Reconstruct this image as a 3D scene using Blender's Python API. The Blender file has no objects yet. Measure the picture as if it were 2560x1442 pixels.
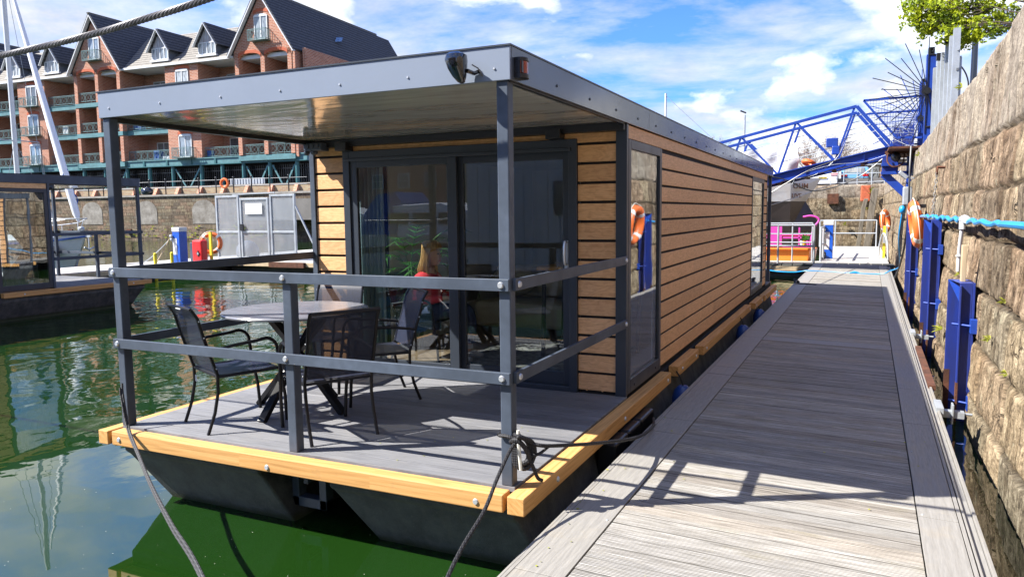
import bpy, bmesh, math, random
import numpy as np
from mathutils import Vector, Matrix, noise
random.seed(7)
R_=math.radians; PI=math.pi
scn=bpy.context.scene; COL=scn.collection
# ------------------------------------------------------------------ materials
class NT:
    def __init__(s,name):
        s.m=bpy.data.materials.new(name); s.m.use_nodes=True; s.t=s.m.node_tree; s.t.nodes.clear()
        s.out=s.n('ShaderNodeOutputMaterial')
    def n(s,ty,ins=None,**kw):
        x=s.t.nodes.new(ty)
        for k,v in kw.items(): setattr(x,k,v)
        for k,v in (ins or {}).items(): s.set(x,k,v)
        return x
    def set(s,x,k,v):
        sock=x.inputs[k]
        if isinstance(v,bpy.types.NodeSocket): s.t.links.new(v,sock)
        elif isinstance(v,bpy.types.Node): s.t.links.new(v.outputs[0],sock)
        else:
            if isinstance(v,(tuple,list)) and len(v)==3 and sock.type=='RGBA': v=(*v,1)
            sock.default_value=v
    def math(s,op,a,b=None,c=None):
        x=s.n('ShaderNodeMath',operation=op); s.set(x,0,a)
        if b is not None: s.set(x,1,b)
        if c is not None: s.set(x,2,c)
        return x.outputs[0]
    def mix(s,f,a,b,mode='MIX'):
        x=s.n('ShaderNodeMix',data_type='RGBA',blend_type=mode); s.set(x,0,f); s.set(x,6,a); s.set(x,7,b)
        return x.outputs[2]
    def ramp(s,f,pts,interp='LINEAR'):
        x=s.n('ShaderNodeValToRGB'); s.set(x,0,f); e=x.color_ramp.elements; x.color_ramp.interpolation=interp
        while len(e)>len(pts): e.remove(e[-1])
        for i,(p,c) in enumerate(pts):
            if i>=len(e): e.new(p)
            e[i].position=p; c=(c,c,c) if isinstance(c,(int,float)) else c; e[i].color=(*c,1)
        return x.outputs[0]
    def obj(s): return s.n('ShaderNodeTexCoord').outputs['Object']
    def xyz(s,v):
        x=s.n('ShaderNodeSeparateXYZ'); s.set(x,0,v); return x.outputs
    def cmb(s,a,b,c):
        x=s.n('ShaderNodeCombineXYZ'); s.set(x,0,a); s.set(x,1,b); s.set(x,2,c); return x.outputs[0]
    def scale(s,v,sc):
        x=s.n('ShaderNodeVectorMath',operation='MULTIPLY'); s.set(x,0,v); s.set(x,1,sc); return x.outputs[0]
    def noise(s,v,sc,det=4,rough=.55,dist=0,out=0):
        x=s.n('ShaderNodeTexNoise'); s.set(x,'Vector',v); s.set(x,'Scale',sc); s.set(x,'Detail',det); s.set(x,'Roughness',rough); s.set(x,'Distortion',dist)
        return x.outputs[out]
    def bump(s,h,st=.3,d=.02,nrm=None):
        x=s.n('ShaderNodeBump'); s.set(x,'Height',h); s.set(x,'Strength',st); s.set(x,'Distance',d)
        if nrm is not None: s.set(x,'Normal',nrm)
        return x.outputs[0]
    def pbr(s,col,rough=.5,metal=0,nrm=None,spec=.5,coat=0,**kw):
        x=s.n('ShaderNodeBsdfPrincipled'); s.set(x,'Base Color',col); s.set(x,'Roughness',rough); s.set(x,'Metallic',metal); s.set(x,'Specular IOR Level',spec)
        if coat: s.set(x,'Coat Weight',coat); s.set(x,'Coat Roughness',.08)
        if nrm is not None: s.set(x,'Normal',nrm)
        for k,v in kw.items(): s.set(x,k.replace('_',' '),v)
        return x.outputs[0]
    def done(s,sh): s.t.links.new(sh,s.out.inputs[0]); return s.m
def plain(name,c,rough=.5,metal=0,var=.12,sc=6,bump=0,bsc=60,spec=.5,coat=0,c2=None,stretch=(1,1,1),**kw):
    t=NT(name); v=t.scale(t.obj(),stretch)
    f=t.ramp(t.noise(v,sc,5,.6),[(.35,0),(.65,1)])
    c2=c2 or tuple(x*(1-var*1.6) for x in c)
    col=t.mix(f,c,c2); col=t.mix(t.ramp(t.noise(v,sc*9,3),[(.3,0),(.7,1)]),col,t.mix(.5,col,c2))
    nr=t.bump(t.noise(v,bsc,4),bump,.01) if bump else None
    rr=t.math('MULTIPLY_ADD',t.noise(v,sc*2,3),.16,rough-.08) if rough>.1 else rough
    return t.done(t.pbr(col,rr,metal,nr,spec,coat,**kw))
M={}
def wood_clad(name,ca,cb,cc,z0,pitch,hz=1):
    t=NT(name); o=t.xyz(t.obj()); al=t.math('ADD',o[0],o[1])
    k=t.math('FLOOR',t.math('DIVIDE',t.math('SUBTRACT',o[2],z0),pitch))
    wn=t.n('ShaderNodeTexWhiteNoise',noise_dimensions='1D'); t.set(wn,'W',k); rnd=wn.outputs[0]
    v=t.cmb(t.math('MULTIPLY_ADD',rnd,40.,al),t.math('MULTIPLY',rnd,13.),t.math('MULTIPLY',o[2],hz))
    warp=t.noise(t.scale(v,(1.6,1,4)),1.6,4,.55)
    g=t.math('ADD',t.math('MULTIPLY',o[2],30.),t.math('MULTIPLY',warp,26.))
    rings=t.math('SINE',t.math('MULTIPLY',g,2.6))
    fine=t.noise(t.scale(v,(3,20,90)),2.2,4,.65)
    f=t.math('ADD',t.math('MULTIPLY',rings,.075),fine)
    col=t.ramp(f,[(.22,cc),(.5,cb),(.78,ca)])
    bt=t.n('ShaderNodeTexWhiteNoise',noise_dimensions='2D'); t.set(bt,'Vector',t.cmb(k,t.math('FLOOR',t.math('DIVIDE',t.math('MULTIPLY_ADD',rnd,2.7,al),2.9)),0.))
    col=t.mix(1,col,t.ramp(bt.outputs[0],[(0,(.86,.84,.82)),(.5,(1,1,1)),(1,(1.08,1.08,1.07))]),'MULTIPLY')
    return t.done(t.pbr(col,.55,0,t.bump(f,.25,.004),.35))
M['clad']=wood_clad('wood_cladding',(.78,.475,.24),(.66,.37,.175),(.44,.225,.095),.178,.1615)
def timber(name,ca,cb,cc,ax):
    t=NT(name); o=t.xyz(t.obj()); al,cr=(o[0],o[1]) if ax=='x' else (o[1],o[0])
    v=t.cmb(al,t.math('MULTIPLY',cr,.6),t.math('ADD',o[2],t.math('MULTIPLY',cr,.8)))
    seg=t.math('FLOOR',t.math('MULTIPLY',t.math('ADD',al,.35),.95)); ws=t.n('ShaderNodeTexWhiteNoise',noise_dimensions='1D'); t.set(ws,'W',seg)
    off=t.cmb(t.math('MULTIPLY',ws.outputs[0],9.),0.,t.math('MULTIPLY',ws.outputs[0],3.)); va=t.n('ShaderNodeVectorMath',operation='ADD'); t.set(va,0,v); t.set(va,1,off); v=va.outputs[0]; z=t.xyz(v)[2]
    vo=t.n('ShaderNodeTexVoronoi'); t.set(vo,'Vector',t.scale(v,(1.5,6,9))); t.set(vo,'Scale',1.); kn=vo.outputs[0]
    knb=t.math('POWER',t.math('MAXIMUM',t.math('SUBTRACT',1.,t.math('MULTIPLY',kn,3.6)),0.),2.)
    warp=t.noise(t.scale(v,(.55,2,3.)),1.2,2,.45)
    rings=t.math('SINE',t.math('ADD',t.math('ADD',t.math('MULTIPLY',warp,34.),t.math('MULTIPLY',knb,9.)),t.math('MULTIPLY',z,150.)))
    f=t.math('MULTIPLY_ADD',rings,.07,t.noise(t.scale(v,(1.,26,60)),1.6,4,.6))
    col=t.ramp(f,[(.25,cc),(.5,cb),(.78,ca)]); col=t.mix(t.math('MULTIPLY',knb,.75),col,(.22,.085,.025))
    col=t.mix(t.math('MULTIPLY',ws.outputs[0],.35),col,t.mix(1,col,(.82,.72,.60),'MULTIPLY'))
    col=t.mix(t.ramp(t.noise(t.obj(),9.,5,.7),[(.60,0),(.72,.3)]),col,(.28,.17,.08))
    return t.done(t.pbr(col,.6,0,t.bump(f,.2,.003),.3))
M['timber']=timber('larch_timber',(.60,.355,.145),(.52,.285,.10),(.36,.185,.06),'x')
M['timber_y']=timber('larch_timber_side',(.64,.37,.15),(.55,.30,.105),(.38,.195,.06),'y')
M['anth']=plain('anthracite_steel',(.080,.10,.135),.45,0,.28,2.2,.06,180,spec=.28)
M['fascia_sunlit']=plain('sunlit_grey_fascia',(.20,.235,.30),.35,0,.06,.8,.02,60,spec=.4)  # sunlight and sky sheen put into the front fascia colour, sides stay darker
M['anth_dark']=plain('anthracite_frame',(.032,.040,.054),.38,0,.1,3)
M['black']=plain('black_steel',(.013,.013,.015),.35,0,.1,4)
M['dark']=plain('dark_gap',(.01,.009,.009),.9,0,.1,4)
M['hull']=plain('black_float_plastic',(.050,.054,.052),.75,0,.25,5,.6,120,c2=(.085,.088,.08))
def floatm():
    t=NT('weathered_black_float_plastic'); o=t.xyz(t.obj()); v=t.obj(); n=t.noise(v,5,6,.7); col=t.mix(t.ramp(n,[(.4,0),(.62,1)]),(.055,.058,.060),(.105,.108,.105)); col=t.mix(t.ramp(t.noise(v,70,3),[(.62,0),(.7,.5)]),col,(.16,.16,.15))
    col=t.mix(t.ramp(t.noise(t.scale(v,(4,4,.5)),2.5,4),[(.55,0),(.7,.5)]),col,(.12,.115,.10))
    mr=t.n('ShaderNodeMapRange'); t.set(mr,0,t.math('MULTIPLY_ADD',n,.07,o[2])); t.set(mr,1,-.50); t.set(mr,2,-.55); col=t.mix(t.math('MULTIPLY',mr.outputs[0],.85),col,(.035,.045,.015))
    return t.done(t.pbr(col,.75,0,t.bump(t.noise(v,120,4),.5,.006),.3))
M['float']=floatm()
M['screw']=plain('zinc_bolt',(.62,.64,.66),.35,.6,.1,4)
M['white']=plain('white_paint',(.60,.61,.62),.45,0,.08,2)
M['gelcoat']=plain('white_gelcoat',(.58,.60,.62),.25,0,.08,1.2)
M['soffit']=None
def soffit():
    t=NT('glossy_soffit_panel'); o=t.obj()
    nr=t.bump(t.noise(t.scale(o,(.9,2.6,1)),1.3,2,.5),.2,.1)
    return t.done(t.pbr(t.mix(t.noise(o,2,3),(.92,.89,.84),(.86,.83,.78)),.10,0,nr,1.0,.7))
M['soffit']=soffit()
def deck():
    t=NT('composite_deck'); o=t.xyz(t.obj()); k=t.math('FLOOR',t.math('DIVIDE',o[1],.145))
    wn=t.n('ShaderNodeTexWhiteNoise',noise_dimensions='1D'); t.set(wn,'W',k)
    v=t.cmb(t.math('MULTIPLY_ADD',wn.outputs[0],30.,o[0]),o[1],o[2])
    streak=t.noise(t.scale(v,(1.5,60,1)),2,4,.6)
    col=t.ramp(t.math('MULTIPLY_ADD',wn.outputs[0],.18,streak),[(.32,(.06,.062,.07)),(.72,(.19,.192,.205))])
    gr=t.math('SINE',t.math('MULTIPLY',o[1],2*PI/.012))
    col=t.mix(t.ramp(t.noise(t.obj(),2.2,5,.7),[(.52,0),(.75,.5)]),col,(.21,.2,.19))
    return t.done(t.pbr(col,.62,0,t.bump(t.math('MULTIPLY_ADD',gr,.5,streak),.8,.004),.4))
M['deck']=deck()
def dock():
    t=NT('weathered_grooved_planks'); o=t.xyz(t.obj()); k=t.math('FLOOR',t.math('DIVIDE',o[1],.148))
    wn=t.n('ShaderNodeTexWhiteNoise',noise_dimensions='1D'); t.set(wn,'W',k); rnd=wn.outputs[0]
    v=t.cmb(t.math('MULTIPLY_ADD',rnd,31.,o[0]),o[1],rnd)
    streak=t.noise(t.scale(v,(1.6,42,1)),2.2,6,.72)
    blot=t.noise(t.scale(v,(1.2,2.5,1)),1.6,5,.65)
    col=t.ramp(streak,[(.28,(.10,.092,.084)),(.38,(.26,.245,.22)),(.50,(.44,.42,.385)),(.64,(.64,.62,.58))])
    col=t.mix(t.math('MULTIPLY',t.ramp(rnd,[(.6,0),(1,1)]),.7),col,t.mix(1,col,(.72,.64,.56),'MULTIPLY'))
    wn2=t.n('ShaderNodeTexWhiteNoise',noise_dimensions='1D'); t.set(wn2,'W',t.math('ADD',k,77.3)); sv=t.ramp(wn2.outputs[0],[(0,(.80,.81,.83)),(1,(1.22,1.20,1.17))]); col=t.mix(1,col,sv,'MULTIPLY')
    col=t.mix(t.ramp(blot,[(.56,0),(.75,.55)]),col,(.27,.235,.12))
    gr=t.math('SINE',t.math('MULTIPLY',o[1],2*PI/.0135))
    col=t.mix(t.math('MULTIPLY',t.ramp(gr,[(.0,1),(.32,0)]),.7),col,(.05,.045,.04))
    return t.done(t.pbr(col,.85,0,t.bump(t.math('MULTIPLY_ADD',gr,.5,streak),.8,.005),.2))
M['dock']=dock()
def strip():
    t=NT('weathered_aluminium_strip'); o=t.xyz(t.obj())
    v=t.obj(); k=t.math('FLOOR',t.math('DIVIDE',o[1],1.85)); wn=t.n('ShaderNodeTexWhiteNoise',noise_dimensions='1D'); t.set(wn,'W',k)
    f=t.noise(t.scale(v,(60,4,1)),1.5,5,.65); bl=t.noise(v,3.,5,.6)
    col=t.ramp(f,[(.3,(.20,.19,.172)),(.7,(.31,.295,.268))]); col=t.mix(t.math('MULTIPLY',wn.outputs[0],.45),col,(.26,.25,.24))
    col=t.mix(t.ramp(bl,[(.55,0),(.72,.6)]),col,(.30,.26,.20))
    gr=t.math('SINE',t.math('MULTIPLY',o[0],2*PI/.05))
    return t.done(t.pbr(col,.6,.15,t.bump(t.math('MULTIPLY_ADD',gr,.3,f),.35,.004),.4))
M['strip']=strip()
M['sunlit_planks']=plain('sunlit_grey_planks',(.58,.555,.52),.85,0,.3,5,.5,40,c2=(.33,.31,.285),stretch=(.4,9,1))  # brighter copy of the weathered plank wood, full sun put into its colour
def ashlar(name):
    t=NT(name); o=t.xyz(t.obj()); at=t.n('ShaderNodeAttribute'); at.attribute_name='block'; rgb=t.n('ShaderNodeSeparateColor'); t.set(rgb,0,at.outputs[0]); rnd,mort,cope=rgb.outputs[0],rgb.outputs[1],rgb.outputs[2]
    a=t.math('ADD',o[0],o[1]); raw=t.cmb(a,o[2],t.math('MULTIPLY',rnd,3.))
    tool=t.noise(t.scale(raw,(24,3.2,1)),1.3,5,.65); gr=t.noise(raw,30,6,.85); mid=t.noise(raw,5.5,5,.75); big=t.noise(raw,.9,4,.6); stn=t.noise(t.scale(t.cmb(a,o[2],0.),(3.2,.5,1)),1.2,5,.7)
    f=t.math('ADD',t.math('ADD',t.math('MULTIPLY',tool,.20),t.math('MULTIPLY',gr,.44)),t.math('MULTIPLY',mid,.36))
    col=t.ramp(f,[(.405,(.026,.021,.016)),(.46,(.12,.097,.07)),(.52,(.25,.208,.152)),(.60,(.46,.40,.305))])
    col=t.mix(1,col,t.ramp(rnd,[(0,(1.2,1.12,.98)),(.22,(.62,.59,.56)),(.45,(1.15,1.0,.90)),(.62,(.78,.79,.76)),(.8,(1.3,1.22,1.06)),(1,(.95,.82,.74))]),'MULTIPLY')
    col=t.mix(t.math('MULTIPLY',cope,.6),col,t.ramp(f,[(.38,(.11,.09,.07)),(.5,(.31,.27,.22)),(.62,(.46,.42,.36))]))
    col=t.mix(t.ramp(stn,[(.50,0),(.64,.85)]),col,t.mix(1,col,(.42,.37,.33),'MULTIPLY'))
    col=t.mix(t.ramp(big,[(.52,0),(.68,.55)]),col,t.mix(1,col,(.62,.50,.42),'MULTIPLY'))
    col=t.mix(t.ramp(t.noise(raw,3.1,6,.75),[(.60,0),(.70,.6)]),col,(.36,.34,.24))
    vc=t.n('ShaderNodeTexVoronoi',feature='DISTANCE_TO_EDGE'); w=t.n('ShaderNodeVectorMath',operation='MULTIPLY_ADD'); t.set(w,0,t.noise(raw,3,4,.6,0,1)); t.set(w,1,(.5,.5,0)); t.set(w,2,raw); t.set(vc,'Vector',w.outputs[0]); t.set(vc,'Scale',1.5)
    crk=t.math('MULTIPLY',t.ramp(vc.outputs[0],[(0,1),(.02,0)]),t.ramp(t.noise(raw,1.3,3),[(.55,0),(.62,1)])); col=t.mix(t.math('MULTIPLY',crk,.8),col,(.04,.03,.022))
    col=t.mix(t.math('MULTIPLY',mort,.92),col,t.mix(t.noise(raw,6,3),(.03,.023,.017),(.10,.08,.06)))
    wl=t.n('ShaderNodeMapRange'); t.set(wl,0,t.math('MULTIPLY_ADD',big,.6,o[2])); t.set(wl,1,1.05); t.set(wl,2,.35)
    col=t.mix(t.math('MULTIPLY',wl.outputs[0],.85),col,t.mix(t.noise(raw,4,4),(.05,.045,.03),(.03,.035,.012)))
    h=t.math('SUBTRACT',t.math('ADD',t.math('ADD',t.math('MULTIPLY',tool,.5),t.math('MULTIPLY',gr,.35)),t.math('MULTIPLY',mid,.5)),t.math('MULTIPLY',crk,.6))
    return t.done(t.pbr(col,.92,0,t.bump(h,1.,.045),.12))
M['ashlar']=ashlar('sandstone_ashlar_blocks')
def stone(name,bw,rh,axis='y',dark=0):
    t=NT(name); o=t.xyz(t.obj()); a=o[1] if axis=='y' else o[0]
    raw=t.cmb(a,o[2],0.)
    w=t.n('ShaderNodeTexNoise'); t.set(w,'Vector',raw); t.set(w,'Scale',1.3); t.set(w,'Detail',4)
    off=t.n('ShaderNodeVectorMath',operation='MULTIPLY_ADD'); t.set(off,0,w.outputs[1]); t.set(off,1,(.34,.26,0)); t.set(off,2,raw)
    vv=off.outputs[0]
    b=t.n('ShaderNodeTexBrick'); t.set(b,'Vector',vv); t.set(b,'Scale',1.); t.set(b,'Mortar Size',.017); t.set(b,'Mortar Smooth',.5); t.set(b,'Brick Width',bw); t.set(b,'Row Height',rh); t.set(b,'Bias',-.1)
    b.offset=.43; b.squash=.72; b.squash_frequency=3
    t.set(b,'Color1',(0,0,0)); t.set(b,'Color2',(1,1,1)); t.set(b,'Mortar',(.5,.5,.5))
    rnd=t.ramp(b.outputs[0],[(0,0),(1,1)]); mort=b.outputs[1]
    st=t.noise(t.scale(vv,(9,1.9,1)),1.5,7,.72); gr=t.noise(vv,34,6,.85); big=t.noise(raw,.75,5,.65)
    f=t.math('ADD',t.math('MULTIPLY',st,.5),t.math('MULTIPLY',gr,.5))
    if dark: cols=[(.36,(.05,.043,.036)),(.5,(.17,.15,.12)),(.64,(.46,.41,.33))]
    else: cols=[(.36,(.035,.025,.018)),(.46,(.14,.105,.075)),(.54,(.29,.23,.165)),(.66,(.48,.40,.30))]
    col=t.ramp(f,cols)
    tint=t.ramp(rnd,[(0,(1.15,1.05,.88)),(.3,(.62,.56,.52)),(.6,(1.25,.98,.84)),(.8,(.8,.78,.72)),(1,(1.1,1.1,.95))]); col=t.mix(1,col,tint,'MULTIPLY')
    stn=t.noise(t.scale(raw,(2.6,.55,1)),1.3,5,.7); col=t.mix(t.ramp(stn,[(.50,0),(.66,.8)]),col,t.mix(1,col,(.42,.36,.32),'MULTIPLY'))
    vc=t.n('ShaderNodeTexVoronoi',feature='DISTANCE_TO_EDGE'); t.set(vc,'Vector',vv); t.set(vc,'Scale',2.1); crk=t.math('MULTIPLY',t.ramp(vc.outputs[0],[(0,1),(.022,0)]),t.ramp(t.noise(raw,1.9,3),[(.52,0),(.62,1)])); col=t.mix(t.math('MULTIPLY',crk,.75),col,(.05,.04,.03))
    col=t.mix(t.ramp(big,[(.5,0),(.7,.5)]),col,t.mix(1,col,(.52,.45,.4),'MULTIPLY'))
    lich=t.ramp(t.noise(raw,3.4,6,.7),[(.6,0),(.72,.55)]); col=t.mix(lich,col,(.30,.27,.16))
    if not dark:
        top=t.ramp(t.math('ADD',o[2],t.math('MULTIPLY',w.outputs[0],.8)),[(0,0),(1,1)])
        mr=t.n('ShaderNodeMapRange'); t.set(mr,0,t.math('MULTIPLY_ADD',w.outputs[0],.9,o[2])); t.set(mr,1,2.35); t.set(mr,2,2.7)
        col=t.mix(t.math('MULTIPLY',mr.outputs[0],.8),col,t.ramp(f,[(.38,(.13,.105,.08)),(.52,(.33,.285,.225)),(.66,(.50,.45,.37))]))
    wl=t.n('ShaderNodeMapRange'); t.set(wl,0,t.math('MULTIPLY_ADD',big,.5,o[2])); t.set(wl,1,.15); t.set(wl,2,-.45)
    col=t.mix(t.math('MULTIPLY',wl.outputs[0],.75),col,(.055,.05,.035))
    col=t.mix(t.math('MULTIPLY',t.ramp(t.math('MULTIPLY',mort,t.noise(raw,2.5,2)),[(.2,0),(.75,1)]),.85),col,(.085,.065,.045))
    h=t.math('SUBTRACT',t.math('ADD',t.math('MULTIPLY',st,.6),t.math('MULTIPLY',gr,.45)),t.math('MULTIPLY',mort,1.3))
    return t.done(t.pbr(col,.9,0,t.bump(h,.95,.035),.15))
M['stone']=stone('sandstone_quay_blocks',1.25,.56)
M['stone_x']=stone('sandstone_quay_blocks_end',1.4,.6,'x')
M['quay_dark']=stone('dark_dock_stone',.8,.3,'x',1)
def brick(name,c1,c2,mc,ax='xz',bw=.44,rh=.15,ms=.02):
    t=NT(name); o=t.xyz(t.obj()); v=t.cmb(t.math('ADD',o[0],o[1]),o[2],0.)
    b=t.n('ShaderNodeTexBrick'); t.set(b,'Vector',v); t.set(b,'Scale',1.); t.set(b,'Mortar Size',ms); t.set(b,'Brick Width',bw); t.set(b,'Row Height',rh); t.set(b,'Bias',0.)
    t.set(b,'Color1',c1); t.set(b,'Color2',c2); t.set(b,'Mortar',mc)
    col=t.mix(t.ramp(t.noise(v,.7,5,.65),[(.4,0),(.7,.45)]),b.outputs[0],t.mix(1,b.outputs[0],(.7,.62,.55),'MULTIPLY'))
    return t.done(t.pbr(col,.85,0,t.bump(b.outputs[1],-.3,.02),.2))
M['brick']=brick('red_brick',(.42,.17,.10),(.30,.11,.065),(.48,.36,.29))
M['brick_arch']=plain('orange_brick_arch',(.52,.12,.05),.85,0,.25,8)
M['brick_buff']=brick('buff_brick',(.34,.27,.16),(.28,.17,.10),(.3,.27,.22))
M['brick_arch_grey']=plain('blocked_arch_masonry',(.30,.28,.25),.9,0,.6,1.3,.4,8,c2=(.13,.115,.095))
M['brick_dark']=brick('brown_brick',(.50,.22,.13),(.42,.17,.10),(.45,.33,.27))
M['render_yellow']=plain('yellow_render',(.62,.50,.26),.9,0,.12,1)
def tiles(name,c,moss):
    t=NT(name); o=t.xyz(t.obj())
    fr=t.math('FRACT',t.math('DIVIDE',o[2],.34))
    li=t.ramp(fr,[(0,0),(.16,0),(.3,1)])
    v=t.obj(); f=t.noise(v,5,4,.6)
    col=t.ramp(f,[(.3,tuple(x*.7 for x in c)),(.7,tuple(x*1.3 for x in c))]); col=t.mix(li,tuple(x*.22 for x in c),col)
    ms=t.ramp(t.math('MULTIPLY_ADD',t.noise(v,1.6,5,.7),2.6,t.math('MULTIPLY',t.math('SUBTRACT',o[2],22.6),1.)),[(.0,0),(1,0)]) if not moss else t.ramp(t.math('ADD',t.noise(v,1.5,5,.7),t.math('MULTIPLY',t.math('SUBTRACT',o[2],22.6),.35)),[(.5,0),(.75,.7)])
    col=t.mix(ms,col,(.13,.11,.03))
    return t.done(t.pbr(col,.8,0,t.bump(fr,.5,.05),.25))
M['tile_dark']=tiles('dark_roof_tiles',(.075,.078,.088),True)
M['tile_grey']=tiles('grey_roof_tiles',(.20,.185,.165),False)
M['teal']=plain('teal_steel',(.02,.10,.11),.5,0,.2,1,c2=(.02,.10,.11))
M['teal_light']=plain('faded_teal_steel',(.085,.22,.24),.6,0,.25,1.5)
M['rail_green']=plain('dark_green_railing',(.10,.18,.18),.5,0,.1,2)
M['win_dark']=plain('dark_window_glass',(.03,.04,.05),.06,0,.3,.6,spec=1.0)
M['win_pale']=plain('curtained_window_glass',(.28,.36,.44),.12,0,.35,1.2,spec=1.0)
def pane_mat(name,cs):
    t=NT(name); rn=t.n('ShaderNodeObjectInfo').outputs['Random']; o=t.obj()
    col=t.ramp(rn,[(i/len(cs),c) for i,c in enumerate(cs)],'CONSTANT'); col=t.mix(t.ramp(t.noise(t.scale(o,(5,1,.7)),1.6,3),[(.4,0),(.62,.7)]),col,(.05,.06,.08))
    return t.done(t.pbr(col,.10,0,None,1.0))
M['win_pale']=pane_mat('curtained_window_glass',[(.24,.30,.37),(.40,.44,.48),(.10,.13,.17),(.30,.34,.36),(.18,.25,.33)])
M['win_dark']=pane_mat('dark_window_glass',[(.03,.04,.05),(.10,.12,.13),(.02,.025,.03),(.22,.22,.20)])
M['lead']=plain('lead_cheek',(.13,.15,.19),.6,0,.2,2)
M['board_pale']=plain('weathered_white_boards',(.55,.57,.62),.7,0,.5,3,c2=(.22,.17,.15),stretch=(5,5,.6))
M['concrete']=plain('concrete',(.33,.31,.28),.9,0,.25,1.5,.3,20)
M['tarmac']=plain('quayside_paving',(.16,.15,.14),.9,0,.2,1)
M['grass']=plain('grass_ground',(.06,.09,.03),.9,0,.4,.5)
M['blue']=plain('blue_painted_steel',(.013,.055,.34),.38,0,.2,2,.1,30,c2=(.009,.035,.22))
M['blue_deep']=plain('blue_channel_paint',(.010,.034,.27),.5,0,.25,2.2,.15,40,c2=(.012,.022,.13),stretch=(3,3,.5))
M['rust']=plain('rust',(.13,.045,.02),.9,0,.4,6,.4,60)
M['galv']=plain('galvanised_steel',(.42,.45,.48),.45,.35,.2,3)
M['galv_white']=plain('pale_galvanised_rail',(.42,.45,.48),.4,.2,.1,3)
M['orange']=plain('orange_lifebuoy_plastic',(.75,.16,.035),.45,0,.15,3)
M['orange_tub']=plain('orange_tub_plastic',(.88,.25,.03),.4,0,.1,3)
M['pink']=plain('magenta_paint',(.55,.06,.36),.4,0,.1,3)
M['red']=plain('red_plastic',(.72,.02,.02),.35,0,.1,3)
M['yellow']=plain('yellow_paint',(.75,.60,.03),.5,0,.12,3)
M['pedestal_blue']=plain('pedestal_blue',(.012,.09,.50),.35,0,.15,3)
M['hose_blue']=plain('blue_hose',(.01,.27,.62),.35,0,.1,5)
M['fender_blue']=plain('blue_fender',(.02,.07,.30),.35,0,.15,6)
M['sail_blue']=plain('blue_sail_cover',(.01,.07,.32),.7,0,.2,3)
M['rope_black']=None
def rope(name,c1,c2,sc=220):
    t=NT(name); o=t.xyz(t.obj()); g=t.math('SINE',t.math('MULTIPLY',t.math('ADD',t.math('ADD',o[0],o[1]),o[2]),sc))
    g2=t.math('SINE',t.math('MULTIPLY',t.math('SUBTRACT',o[0],o[2]),sc))
    f=t.math('MULTIPLY_ADD',t.math('MULTIPLY',g,g2),.5,.5)
    return t.done(t.pbr(t.mix(f,c1,c2),.6,0,t.bump(f,.6,.004),.3))
M['rope_black']=rope('braided_black_rope',(.006,.006,.007),(.03,.03,.034))
M['rope_grey']=rope('braided_grey_rope',(.014,.014,.015),(.06,.06,.062))
M['cable']=plain('steel_wire_strand',(.12,.115,.125),.5,.3,.3,14,c2=(.05,.047,.05))
M['bone']=plain('pale_plastic',(.7,.68,.6),.4)
M['chain']=plain('galvanised_chain',(.40,.38,.35),.6,.3,.3,12)
M['pile_wood']=plain('grey_pile_wood',(.22,.19,.15),.9,0,.5,6,.5,30,c2=(.10,.085,.065),stretch=(3,3,.4))
M['batten']=plain('bare_batten',(.52,.40,.25),.8,0,.2,5,stretch=(1,1,.2))
M['mesh_black']=None
def sling():
    t=NT('black_sling_mesh'); o=t.obj(); x=t.xyz(o)
    col=t.mix(t.noise(t.scale(o,(1,1,60)),6,3),(.010,.013,.028),(.02,.026,.05))
    sh=t.pbr(col,.48,0,None,.28); tr=t.n('ShaderNodeBsdfTransparent'); mx=t.n('ShaderNodeMixShader'); t.set(mx,0,.30); t.set(mx,1,sh); t.set(mx,2,tr.outputs[0])
    return t.done(mx.outputs[0])
M['sling']=sling()
M['chair_frame']=plain('black_powder_coat',(.006,.006,.008),.38,0,.1,4,spec=.35)
M['table_top']=plain('slate_table_top',(.10,.11,.14),.22,0,.25,2,.25,7,stretch=(1,3,1),c2=(.19,.19,.21),spec=.8)
def glass(name,ior,tint=(.93,.97,.96),rough=0.0,bump=0):
    t=NT(name); fr=t.n('ShaderNodeFresnel'); bf=t.n('ShaderNodeNewGeometry').outputs['Backfacing']; t.set(fr,'IOR',t.math('ADD',t.math('MULTIPLY',bf,1/ior-ior),ior))
    nr=t.bump(t.noise(t.obj(),1.1,2),bump,.05) if bump else None
    gl=t.n('ShaderNodeBsdfGlossy'); t.set(gl,'Color',(.95,.97,1)); t.set(gl,'Roughness',rough)
    if nr is not None: t.set(gl,'Normal',nr); t.set(fr,'Normal',nr)
    tr=t.n('ShaderNodeBsdfTransparent'); t.set(tr,'Color',tint)
    mx=t.n('ShaderNodeMixShader'); t.set(mx,0,fr.outputs[0]); t.set(mx,1,tr.outputs[0]); t.set(mx,2,gl.outputs[0])
    return t.done(mx.outputs[0])
M['glass']=glass('door_glass',1.7,(.93,.96,.95))
M['glass_side']=glass('coated_window_glass',2.7,(.92,.95,.95),0,.03)
def ribbed():
    t=NT('ribbed_clear_sheet'); o=t.xyz(t.obj())
    g=t.noise(t.scale(t.obj(),(3,3,9)),6,3)
    sh=t.pbr(t.mix(t.noise(t.scale(t.obj(),(3,1,1)),1.3,4),(.36,.38,.42),(.70,.72,.75)),.25,.2,t.bump(g,.4,.01),.8)
    tr=t.n('ShaderNodeBsdfTransparent'); t.set(tr,'Color',(.75,.78,.8)); mx=t.n('ShaderNodeMixShader'); t.set(mx,0,.74); t.set(mx,1,sh); t.set(mx,2,tr.outputs[0])
    return t.done(mx.outputs[0])
M['ribbed']=ribbed()
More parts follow.
